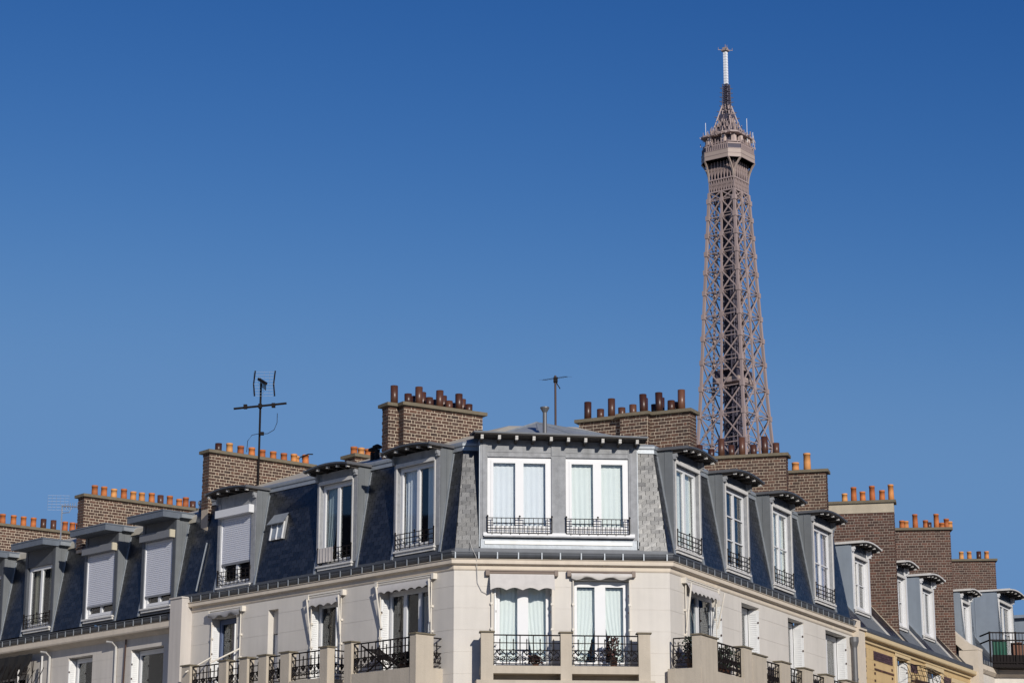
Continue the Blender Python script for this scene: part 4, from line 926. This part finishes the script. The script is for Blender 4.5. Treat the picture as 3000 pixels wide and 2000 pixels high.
# lattice frieze, flaring brackets, viewing platforms
def ring(b, h, z0, z1, ch=0, t=.3):
    # solid octagon slab, half width h, chamfer ch
    pts = [(-h + ch, -h), (h - ch, -h), (h, -h + ch), (h, h - ch), (h - ch, h), (-h + ch, h), (-h, h - ch), (-h, -h + ch)]
    n = 8; b.add([tp(x, y, z0) for x, y in pts] + [tp(x, y, z1) for x, y in pts], [tuple(range(n))[::-1], tuple(range(n, 2 * n))] + [(i, (i + 1) % n, n + (i + 1) % n, n + i) for i in range(n)])
b = MB(); h = 5.28
for (ca, cb), nn in zip(faces, nrm):
    P = lambda s, z, hh=h: tp((ca[0] + (cb[0] - ca[0]) * s) * hh, (ca[1] + (cb[1] - ca[1]) * s) * hh, z)
    for z in (265.4, 270.0): b.bar(P(0, z), P(1, z), .5)
    for k in range(10):
        b.bar(P(k / 10, 265.4), P((k + 1) / 10, 270), .15); b.bar(P((k + 1) / 10, 265.4), P(k / 10, 270), .15); b.bar(P(k / 10, 265.4), P(k / 10, 270), .18)
    for k in range(9): b.bar(P(k / 8, 270), P(k / 8, 277), .30)
    for k in range(8): b.bar(P(k / 8, 270.5), P((k + 1) / 8, 276.5), .13); b.bar(P((k + 1) / 8, 270.5), P(k / 8, 276.5), .13)
b.build('frieze', 'tower', tw)
for (cx, cy) in ((-1, -1), (1, -1), (1, 1), (-1, 1)):
    for dx, dy in ((0, 1), (1, 0)):
        b = MB(); n = 7; pr_ = None
        for i in range(n + 1):
            f_ = i / n; k = f_ ** 2.2
            hh = 5.2 + 3.15 * k; p_ = tp(cx * (hh - (3.4 * k if dx == 0 else 0)), cy * (hh - (3.4 * k if dy == 0 else 0)), 269.5 + 7.5 * f_)
            if pr_: b.bar(pr_, p_, .55)
            pr_ = p_
        b.build('flared_bracket', 'tower_pale', tw)
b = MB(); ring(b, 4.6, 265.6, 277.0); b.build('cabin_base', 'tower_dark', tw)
b = MB(); ring(b, 8.42, 276.9, 280.2, 3.4); b.box(ft, -.1, .1, -.1, .1, 276, 277); pf = b.build('platform_fascia', 'tower_pale', tw)
b = MB()
for z in (276.9, 278.4, 280.1): 
    q = MB(); ring(b, 8.52, z, z + .22, 3.44)
b.build('fascia_moulding', 'tower', pf)
b = MB(); ring(b, 8.15, 280.32, 282.0, 3.3); b.build('gallery_glazing', 'tower_dark', tw)
b = MB()
for k in range(24):
    for (ca, cb), nn in zip(faces, nrm):
        s = .22 + .56 * k / 23; x, y = (ca[0] + (cb[0] - ca[0]) * s) * 8.2, (ca[1] + (cb[1] - ca[1]) * s) * 8.2
        if k % 2 == 0: b.bar(tp(x, y, 280.3), tp(x, y, 282.2), .32)
ring(b, 8.3, 282.0, 282.5, 3.35); b.build('gallery_posts', 'tower', tw)
b = MB(); ring(b, 5.4, 282.5, 286.4, 1.2); b.build('upper_cabin', 'tower_dark', tw)
b = MB()
for k in range(14):
    for (ca, cb), nn in zip(faces, nrm):
        s = k / 13
        for hh, z0, z1 in ((7.9, 282.5, 284.2), (5.5, 282.5, 286.4)): 
            x, y = (ca[0] + (cb[0] - ca[0]) * s) * hh, (ca[1] + (cb[1] - ca[1]) * s) * hh
            if abs(x) + abs(y) < hh * 1.62: b.bar(tp(x, y, z0), tp(x, y, z1 + (.6 if k % 3 else 0)), .25)
ring(b, 7.95, 283.0, 283.3, 3.1); b.build('upper_gallery_railing', 'tower', tw)
b = MB()
for x, y in ((-6.6, -2.0), (-2.4, -6.6), (3.6, -6.4), (-6.5, 3.4), (-5.6, -5.0), (6.4, -3.6)): b.box(ft, x - .7, x + .7, -y - .7, -y + .7, 283.0, 286.2)
b.build('equipment_cabinets', mat('pale_pink_cabinet', (.58, .46, .41), .6), tw)
b = MB(); ring(b, 7.9, 286.5, 287.1, 2.0); b.build('roof_deck', 'tower', tw)
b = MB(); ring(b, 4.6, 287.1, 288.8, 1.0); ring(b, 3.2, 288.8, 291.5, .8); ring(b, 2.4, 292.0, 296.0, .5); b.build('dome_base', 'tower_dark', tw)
rt = random.Random(11); b = MB()
for k in range(330):                          # aerials and rails crowding the summit
    z = 287.2 + rt.random() ** 1.4 * 11.5; hh = max(1.3, 7.0 * math.exp(-(z - 287.2) * .16)) * rt.uniform(.78, 1.06)
    a = rt.uniform(0, 2 * math.pi); cx, sy = math.cos(a), math.sin(a); k_ = hh / max(abs(cx), abs(sy)) * .95
    p_ = tp(cx * k_, sy * k_, z); b.bar(p_, p_ + Vector((rt.uniform(-.3, .3), rt.uniform(-.3, .3), rt.uniform(.8, 2.2))), rt.uniform(.15, .32))
    if k % 2 == 0: b.bar(p_, p_ + e1 * rt.uniform(-1.6, 1.6) + e2 * rt.uniform(-1.6, 1.6), rt.uniform(.15, .26))
for k in range(70):
    a = rt.uniform(0, 2 * math.pi); cx, sy = math.cos(a), math.sin(a); z = rt.choice((282.6, 284.0, 286.0, 287.0, 288.0)); q_ = (7.9 if z < 287.5 else 5.5) / max(abs(cx), abs(sy)) * (.86 if abs(abs(cx) - abs(sy)) < .35 else 1)
    p_ = tp(cx * q_, sy * q_, z); d_ = e1 * cx + e2 * sy
    b.bar(p_, p_ + d_ * rt.uniform(.4, 1.6), .18); b.bar(p_ + d_ * rt.uniform(.3, 1.2), p_ + d_ * .8 + Vector((0, 0, rt.uniform(-1.2, 2.4))), rt.uniform(.16, .36))
for k in range(40):
    s = rt.random(); (ca, cb) = faces[k % 4]; hh = 7.8
    p_ = tp((ca[0] + (cb[0] - ca[0]) * s) * hh, (ca[1] + (cb[1] - ca[1]) * s) * hh, 286.8)
    if abs((p_ - tp(0, 0, 286.8)).dot(e1)) + abs((p_ - tp(0, 0, 286.8)).dot(e2)) < 13.6: b.bar(p_, p_ + Vector((0, 0, rt.uniform(.8, 2.0))), .16)
for (cx, cy) in ((-1, -1), (1, -1), (1, 1), (-1, 1)):
    b.bar(tp(cx * 4.6, cy * 4.6, 287), tp(cx * 1.2, cy * 1.2, 300), .4)
b.build('summit_aerials', 'tower', tw, kind='stuff')
b = MB()
for x, y, h0, h1 in ((-7.2, 2.0, 284, 294.0), (6.2, -5.2, 286.5, 293.0), (7.2, .5, 281, 289), (7.4, -1.4, 280, 289.5), (-6.2, -5.0, 283, 286.5), (-7.6, 5.5, 284.5, 289.5)): b.tube([tp(x, y, h0), tp(x, y, h1)], .10, 5)
b.build('whip_aerial', 'radome', tw)
b = MB(); k = 0; zz = 296.0
def lat(b, z0, z1, h0, h1, n):
    for i in range(n):
        a, c = z0 + (z1 - z0) * i / n, z0 + (z1 - z0) * (i + 1) / n; ha, hc = h0 + (h1 - h0) * i / n, h0 + (h1 - h0) * (i + 1) / n
        for (ca, cb) in faces:
            b.bar(tp(ca[0] * ha, ca[1] * ha, a), tp(ca[0] * hc, ca[1] * hc, c), .32); b.bar(tp(ca[0] * ha, ca[1] * ha, a), tp(cb[0] * hc, cb[1] * hc, c), .22); b.bar(tp(ca[0] * ha, ca[1] * ha, a), tp(cb[0] * ha, cb[1] * ha, a), .28)
            if i % 2 == 0: b.bar(tp(ca[0] * ha, ca[1] * ha, a), tp(ca[0] * ha * 1.7, ca[1] * ha * 1.7, a + .3), .26)
lat(b, 295, 299.5, 2.0, 1.15, 4); lat(b, 299.5, 308.4, 1.15, .95, 10); b.bar(tp(0, 0, 294), tp(0, 0, 308.4), .9); b.build('lower_mast', 'tower_dark', tw)
b = MB(); zz = 308.5
while zz < 321.3:
    b.box(ft, -.62, .62, -.62, .62, zz + .05, zz + .98); zz += 1.07
b.build('white_mast', 'radome', tw)
b = MB(); b.box(ft, -.45, .45, -.45, .45, 308.4, 321.6); b.build('mast_core', 'steel', tw)
b = MB(); ring(b, 1.3, 321.6, 322.1, .3); b.box(ft, -.8, .8, -.8, .8, 322.1, 323.0)
for x, y in ((1, 1), (-1, -1), (1, -1), (-1, 1)): b.bar(tp(0, 0, 322.0), tp(x * 1.9, y * 1.9, 322.1), .16); b.bar(tp(x * 1.9, y * 1.9, 321.9), tp(x * 1.9, y * 1.9, 323.0), .12)
b.bar(tp(0, 0, 323), tp(0, 0, 324.3), .2); b.build('mast_head', 'tower', tw)

# ================================================================== aerials on the roofs
def vec(x, y, z): return Vector((x, y, z))
ax = vec(-7.17, 61.69, 0)
an = empty('television_aerial', ax + vec(0, 0, 20.9), 'tall dark aerial mast with crossbar and grid reflector above the left chimney', 'aerial')
b = MB(); b.tube([ax + vec(0, 0, 20.9), ax + vec(0, 0, 24.62)], .03, 8); b.build('mast', 'iron', an)
b = MB(); b.tube([ax + vec(-.75, -.06, 23.86), ax + vec(.75, -.06, 24.02)], .032, 8); b.build('crossbar', 'iron', an)
for x in (-.42, .0, .38): b = MB(); b.box(Fr(ax, (1, 0, 0), (0, -1, 0)), x - .05, x + .05, .0, .12, 23.88 + .05 * x, 24.0 + .05 * x); b.build('clamp', 'iron', an)
b = MB()
for sx in (-.20, .37):
    for sg in (-1, 1): b.tube([ax + vec(sx, -.1, 24.57), ax + vec(sx + .05 * (1 if sx > 0 else 1), -.2, 24.57 + sg * .37)], .022, 6)
b.build('reflector_arm', 'iron', an)
b = MB()
for k in range(9):
    z = 24.22 + k * .088; b.bar(ax + vec(-.2, -.12, z), ax + vec(.40, -.12, z), .004)
for k in range(5): b.bar(ax + vec(-.2 + k * .15, -.12, 24.22), ax + vec(-.2 + k * .15, -.12, 24.92), .004)
b.build('reflector_grid', 'steel', an)
b = MB(); b.bar(ax + vec(-.06, -.1, 24.72), ax + vec(.2, -.45, 24.50), .07, .07)
for k in range(5): b.bar(ax + vec(.0 + .045 * k, -.12 - .07 * k, 24.74 - .045 * k), ax + vec(.0 + .045 * k, -.12 - .07 * k, 24.50 - .045 * k), .02)
b.build('dipole_boom', 'iron', an)
b = MB(); b.tube([ax + vec(.06, -.08, 23.13), ax + vec(.24, -.1, 23.13), ax + vec(.42, -.1, 23.24), ax + vec(.5, -.1, 23.45), ax + vec(.5, -.1, 23.72)], .009, 5)
b.tube([ax + vec(-.02, -.08, 23.13), ax + vec(-.2, -.1, 23.09), ax + vec(-.32, -.1, 22.92), ax + vec(-.34, -.1, 22.6)], .009, 5)
b.box(Fr(ax, (1, 0, 0), (0, -1, 0)), .03, .13, .03, .12, 23.09, 23.18); b.build('cable_loop', 'iron', an)
ax = FC(2.74, -2.6, 0)
an = empty('thin_aerial', ax + vec(0, 0, 21.9), 'thin dark aerial mast standing alone behind the front bay roof', 'aerial')
b = MB(); b.tube([ax + vec(0, 0, 21.85), ax + vec(0, 0, 23.38)], .028, 8); b.build('mast', 'rusty', an)
b = MB(); b.tube([ax + vec(-.32, .3, 23.33), ax + vec(.30, -.3, 23.28)], .007, 5); b.box(Fr(ax, (1, 0, 0), (0, -1, 0)), -.05, .06, -.05, .06, 23.2, 23.33)
for k in range(7):
    c_ = ax + vec(-.30 + .1 * k, .28 - .097 * k, 23.33 - .008 * k); b.bar(c_ + vec(-.12, -.03, 0), c_ + vec(.12, .03, 0), .004)
b.bar(ax + vec(.02, 0, 23.2), ax + vec(.12, -.05, 23.02), .02); b.build('yagi_boom', 'iron', an)
ax = FL(19.3, -1.0, 0)
an = empty('small_aerial', ax + vec(0, 0, 21.0), 'small pale aerial beside the left chimney, behind the zinc dormers', 'aerial')
b = MB(); b.tube([ax + vec(0, 0, 20.8), ax + vec(0, 0, 22.15)], .022, 6); b.build('mast', 'steel', an)
b = MB(); b.tube([ax + vec(-.02, 0, 22.12), ax + vec(.62, -.2, 22.05)], .02, 5); b.tube([ax + vec(.0, 0, 21.9), ax + vec(.25, -.1, 21.9), ax + vec(.3, -.1, 22.05)], .014, 5)
for k in range(6): b.bar(ax + vec(.08 * k + .1, -.03 * k, 22.0), ax + vec(.08 * k + .1, -.03 * k, 22.2), .012)
for k in range(6): b.bar(ax + vec(-.45, 0, 22.0 + .09 * k), ax + vec(.2, 0.05, 22.0 + .09 * k), .005); b.bar(ax + vec(-.45 + .13 * k, 0, 22.0), ax + vec(-.45 + .13 * k, 0, 22.45), .005)
b.build('yagi_boom', 'steel', an)
ax = vec(-6.05, 62.9, 0)
b = MB(); b.tube([ax + vec(-.15, 0, 22.35), ax + vec(-.14, 0, 22.62), ax + vec(-.05, 0, 22.72), ax + vec(.16, 0, 22.80), ax + vec(.3, 0, 22.80)], .018, 5); b.bar(ax + vec(-.02, 0, 22.74), ax + vec(.0, 0, 22.64), .02)
tag(b.build('bent_bracket', 'iron', None), 'small bent metal bracket standing among the orange pots of the left chimney', 'bracket')
b = MB(); b.tube([FC(.42, .16, 18.42), FC(.52, .17, 18.22), FC(.55, .05, 17.9), FC(.56, .03, 17.62), FC(.66, .03, 17.42), FC(.80, .03, 17.35)], .008, 5)
b.tube([FC(.42, .16, 18.42), FC(.38, -.02, 18.62)], .008, 5)
tag(b.build('loose_cable', 'bracket', None), 'thin pale cable hanging down the front bay wall from the gutter', 'cable')

# ================================================================== awnings
def awning(fr, u0, u1, z, drop, label, cloth='awning', arms=(), tilt=.35, scal=5, out=.08, mode='drop', poles=True, polez=15.6, hw='pole'):
    r_ = empty('awning', fr((u0 + u1) / 2, .1, z), label, 'awning')
    b = MB(); b.tube([fr(u0, .07, z), fr(u1, .07, z)], .035, 8); b.box(fr, u0 - .02, u1 + .02, .0, .11, z + .036, z + .060); b.build('roller', hw, r_)
    for u in (u0, u1): b = MB(); b.box(fr, u - .045, u + .045, .0, .12, z - .07, z + .07); b.build('end_bracket', hw, r_)
    b = MB(); n = 40; vs = []
    for i in range(n + 1):
        s = i / n; sc = .06 * abs(math.sin(s * scal * math.pi))
        if mode == 'drop': rows = [(out, z - .02), (out + tilt * .55, z - drop * .55), (out + tilt, z - drop - sc * .0), (out + tilt - .0, z - drop - .10 + sc)]
        else: rows = [(out + .02, z + .01), (out + .08 + .03 * math.sin(s * 9), z - .05 - .02 * math.sin(s * 23)), (out + .06, z - .10 - drop * .5), (out + .05, z - .10 - drop - .03 * math.sin(s * 17))]
        vs += [fr(u0 + .05 + (u1 - u0 - .10) * s, o, zz) for o, zz in rows]
    b.add(vs, [(i * 4 + j, i * 4 + j + 1, i * 4 + j + 5, i * 4 + j + 4) for i in range(n) for j in range(3)])
    b.build('awning_cloth', cloth, r_, smooth=True)
    for p, q in arms: b = MB(); b.tube([fr(*p), fr(*q)], .022, 6); b.build('folding_arm', 'pole', r_)
    if poles:
        for u in (u0 + .1, u1 - .1):
            b = MB(); b.tube([fr(u, .05, polez), fr(u, .05, z - .08)], .016, 6)
            for zz in (16.5, 17.1): b.box(fr, u - .03, u + .03, .0, .07, zz, zz + .05)
            b.build('guide_pole', 'pole', r_)
    return r_
awning(FC, .80, 2.45, 17.86, .34, 'half lowered scalloped awning over the left french window of the front bay', tilt=.18, scal=4, polez=15.62, hw='old_hw')
awning(FC, 2.76, 4.32, 17.86, .02, 'rolled up awning over the right french window of the front bay', mode='roll', polez=15.62, hw='old_hw')
awning(FL, .66, 2.78, 17.84, .16, 'scalloped awning on the left wing, nearest the front bay', tilt=.05, scal=7, arms=[((2.72, .16, 17.78), (2.62, .06, 16.75)), ((.74, .16, 17.78), (.80, .06, 16.75))])
awning(FL, 4.12, 5.52, 17.80, .18, 'torn drooping awning in the middle of the left wing', tilt=.05, scal=4, cloth='awning', arms=[((5.48, .16, 17.74), (5.42, .06, 16.70)), ((4.2, .16, 17.74), (4.22, .06, 16.75))])
awning(FL, 8.35, 9.85, 17.80, .03, 'rolled awning above the door at the far end of the left wing', mode='roll', cloth='awning_dark', arms=[((9.72, .06, 16.62), (9.62, .95, 16.15)), ((8.45, .06, 16.75), (8.45, 1.0, 16.30))])
awning(FR, .80, 3.02, 17.84, .20, 'scalloped awning over the first window of the right wing', tilt=.10, scal=8, arms=[((.9, .2, 17.78), (.88, .06, 16.6)), ((2.95, .28, 17.78), (2.98, .06, 16.9))])

# ================================================================== balcony plants and things
def shrub(name, c, r, h, n, m, label, cat='plant', seed=1, potm='pot_brown', grp=None):
    rr = random.Random(seed); r_ = empty(name, c, label, cat, grp); c = Vector(c)
    b = MB(); b.lathe(c - Vector((0, 0, c.z)), [(r * .45, c.z), (r * .62, c.z + h * .3), (r * .68, c.z + h * .3), (r * .68, c.z + h * .34), (r * .5, c.z + h * .34)], 12); b.build('pot', potm, r_)
    b = MB()
    for k in range(6): b.tube([c + Vector((0, 0, h * .3)), c + Vector((rr.uniform(-r, r) * .6, rr.uniform(-r, r) * .6, h * rr.uniform(.6, .95)))], .008, 4)
    b.build('stem', 'rusty', r_)
    b = MB()
    for k in range(n):
        p = c + Vector((rr.gauss(0, r * .45), rr.gauss(0, r * .45), h * (.35 + .65 * rr.random()))); a = Vector((rr.uniform(-1, 1), rr.uniform(-1, 1), rr.uniform(-.6, .9))).normalized() * rr.uniform(.04, .08); q = a.orthogonal() * .45
        b.add([p, p + a * .5 + q, p + a, p + a * .5 - q], [(0, 1, 2, 3)], rr.random())
    b.build('foliage', m, r_, kind='stuff')
shrub('potted_plant', FC(1.92, .33, 15.60), .14, .26, 130, 'leaf_red', 'small dry reddish plant on the left half of the front balcony', seed=2)
shrub('potted_plant', FC(3.78, .33, 15.60), .16, .72, 170, 'leaf_red', 'taller dry reddish plant on the right half of the front balcony', seed=3)
shrub('potted_plant', FR(.28, .42, 15.60), .22, .78, 260, 'leaf', 'dark bushy plant in the corner of the right wing balcony', seed=4)
shrub('potted_plant', FR(2.2, .50, 15.60), .30, .72, 330, 'leaf', 'dark bushy plant beside the pillar of the right wing balcony', seed=5)
shrub('potted_plant', FR(1.55, .50, 15.60), .28, .5, 280, 'leaf', 'low dark plant in the middle of the right wing balcony', seed=6)
shrub('potted_plant', FR(7.8, .15, 15.60), .30, .45, 260, 'leaf', 'dark plant behind the first short railing of the shallow balcony', seed=7)
shrub('potted_plant', FL(1.2, .45, 15.60), .28, .42, 280, 'leaf', 'dark low plant on the left wing balcony near the corner pillar', seed=8)
shrub('potted_plant', FL(6.0, .45, 15.60), .2, .4, 160, 'leaf', 'dark plant behind the railing below the narrow window', seed=9)
dc = empty('folding_chair', FL(2.2, .4, 15.6), 'dark folding deck chair behind the railing of the left wing balcony', 'chair')
fc = Fr(FL(2.2, .4, 15.6), FL.t, FL.n)
b = MB(); b.add([fc(.35, -.22, .62), fc(.35, .22, .62), fc(-.45, .22, .25), fc(-.45, -.22, .25)], [(0, 1, 2, 3)]); b.build('seat_cloth', 'iron', dc)
for o in (-.24, .24):
    b = MB(); b.bar(fc(.42, o, .68), fc(-.55, o, .05), .03); b.bar(fc(-.4, o, .35), fc(.3, o, .0), .03); b.build('chair_frame', 'iron', dc)
# ---- iron arbours
def arbour(fr, u0, u1, o, z0, z1, label, panel=None, arch=True):
    r_ = empty('iron_arbour', fr((u0 + u1) / 2, o, z0), label, 'trellis')
    n = 9
    for k in range(n):
        u = u0 + (u1 - u0) * k / (n - 1); b = MB()
        b.tube([fr(u, o, z0), fr(u, o, z1 - .5), fr(u + (.0 if not arch else .25), o - .2, z1 - .1 * abs(k - 4) * .4), fr(u + (.3 if arch else 0), .02, z1 + .05)], .012, 4); b.build('rod', 'iron', r_)
    for j in range(4):
        b = MB(); z = z1 - .08 - j * .16; b.tube([fr(u0 + (u1 - u0) * i / 8, o + .02, z - .03 * (i - 4) ** 2 * .2) for i in range(9)], .010, 4); b.build('crossrod', 'iron', r_)
    if panel:
        a, c, y0, y1 = panel; b = MB(); st = .085; w_ = c - a; h_ = y1 - y0; k = -h_
        while k < w_:
            for sg in (0, 1):
                s0, s1 = max(0, k), min(w_, k + h_)
                if s1 - s0 > .02:
                    p0, p1 = (s0, s0 - k), (s1, s1 - k)
                    if sg: p0, p1 = (s0, h_ - (s0 - k)), (s1, h_ - (s1 - k))
                    b.bar(fr(a + p0[0], o + .04 + .01 * sg, y0 + p0[1]), fr(a + p1[0], o + .04 + .01 * sg, y0 + p1[1]), .016)
            k += st
        b.bar(fr(a, o + .045, y1), fr(c, o + .045, y1), .03); b.build('lattice_panel', 'rusty', r_)
    return r_
arbour(FR, 18.2, 22.2, .55, 15.4, 17.62, 'iron arbour with lattice panel in front of the yellow brick house', panel=(18.6, 22.0, 15.4, 17.02))
ab = empty('iron_lattice', FL(19.4, .5, 15.5), 'crossing iron rods with a dark torn blind at the lower left corner', 'trellis')
rr = random.Random(3)
for k in range(10):
    u = 17.9 + k * .26; b = MB(); b.tube([FL(u, .35, 15.2), FL(u + rr.uniform(-.1, .5), .30, 17.2)], .014, 4); b.build('rod', 'iron', ab)
    b = MB(); b.tube([FL(u + .9, .38, 15.6 + rr.uniform(-.2, .2)), FL(u - .25, .36, 16.9 + rr.uniform(-.1, .3))], .012, 4); b.build('rod', 'iron', ab)
b = MB(); b.tube([FL(17.86, .3, 15), FL(17.86, .3, 17.3)], .03, 6); b.build('post', 'old_white', ab)
b = MB(); b.tube([FL(19.15, .3, 15), FL(19.15, .3, 17.0)], .03, 6); b.build('post', 'old_white', ab)
tag(wave_sheet(FL, 18.4, 22.5, 16.75, 17.42, .30, folds=7, amp=.05, seed=8, sweepL=.8).build('dark_blind', 'sooty', None), 'dark ragged blind hanging under the cornice at the left edge', 'blind')

# ================================================================== houses across the two side streets (outside the picture, mirrored in the panes)
def facing_house(p, az, L_, h, label):
    f_ = Fr(p, D(az), D(az - 90)); r_ = empty('facing_house', f_(L_ / 2, -4, 0), label, 'apartment house')
    b = MB(); b.box(f_, 0, L_, -9, 0, 0, h); b.box(f_, -.1, L_ + .1, -9, .35, h, h + .3); b.build('wall', 'plaster', r_)
    b = MB(); b.prism_oz(f_, [(-.1, h + .3), (-1.2, h + 3.4), (-7.8, h + 3.4), (-8.9, h + .3)], 0, L_); b.build('roof', 'slate', r_)
    me = unit_mesh('facing_window', 'zinc_dark')
    for j in range(int(h / 3.1)):
        for k in range(int(L_ / 2.8)): place('window', me, r_, Matrix.Translation(f_(1.5 + 2.8 * k, .0, 1.9 + 3.1 * j)) @ f_.rot().to_4x4() @ Matrix.Diagonal((1.15, .06, 2.1, 1)))
facing_house((-58, 26, 0), 5, 62, 24, 'cream house with dark windows across the left side street')
facing_house((62, 112, 0), 195, 80, 24, 'cream house with dark windows across the right side street')
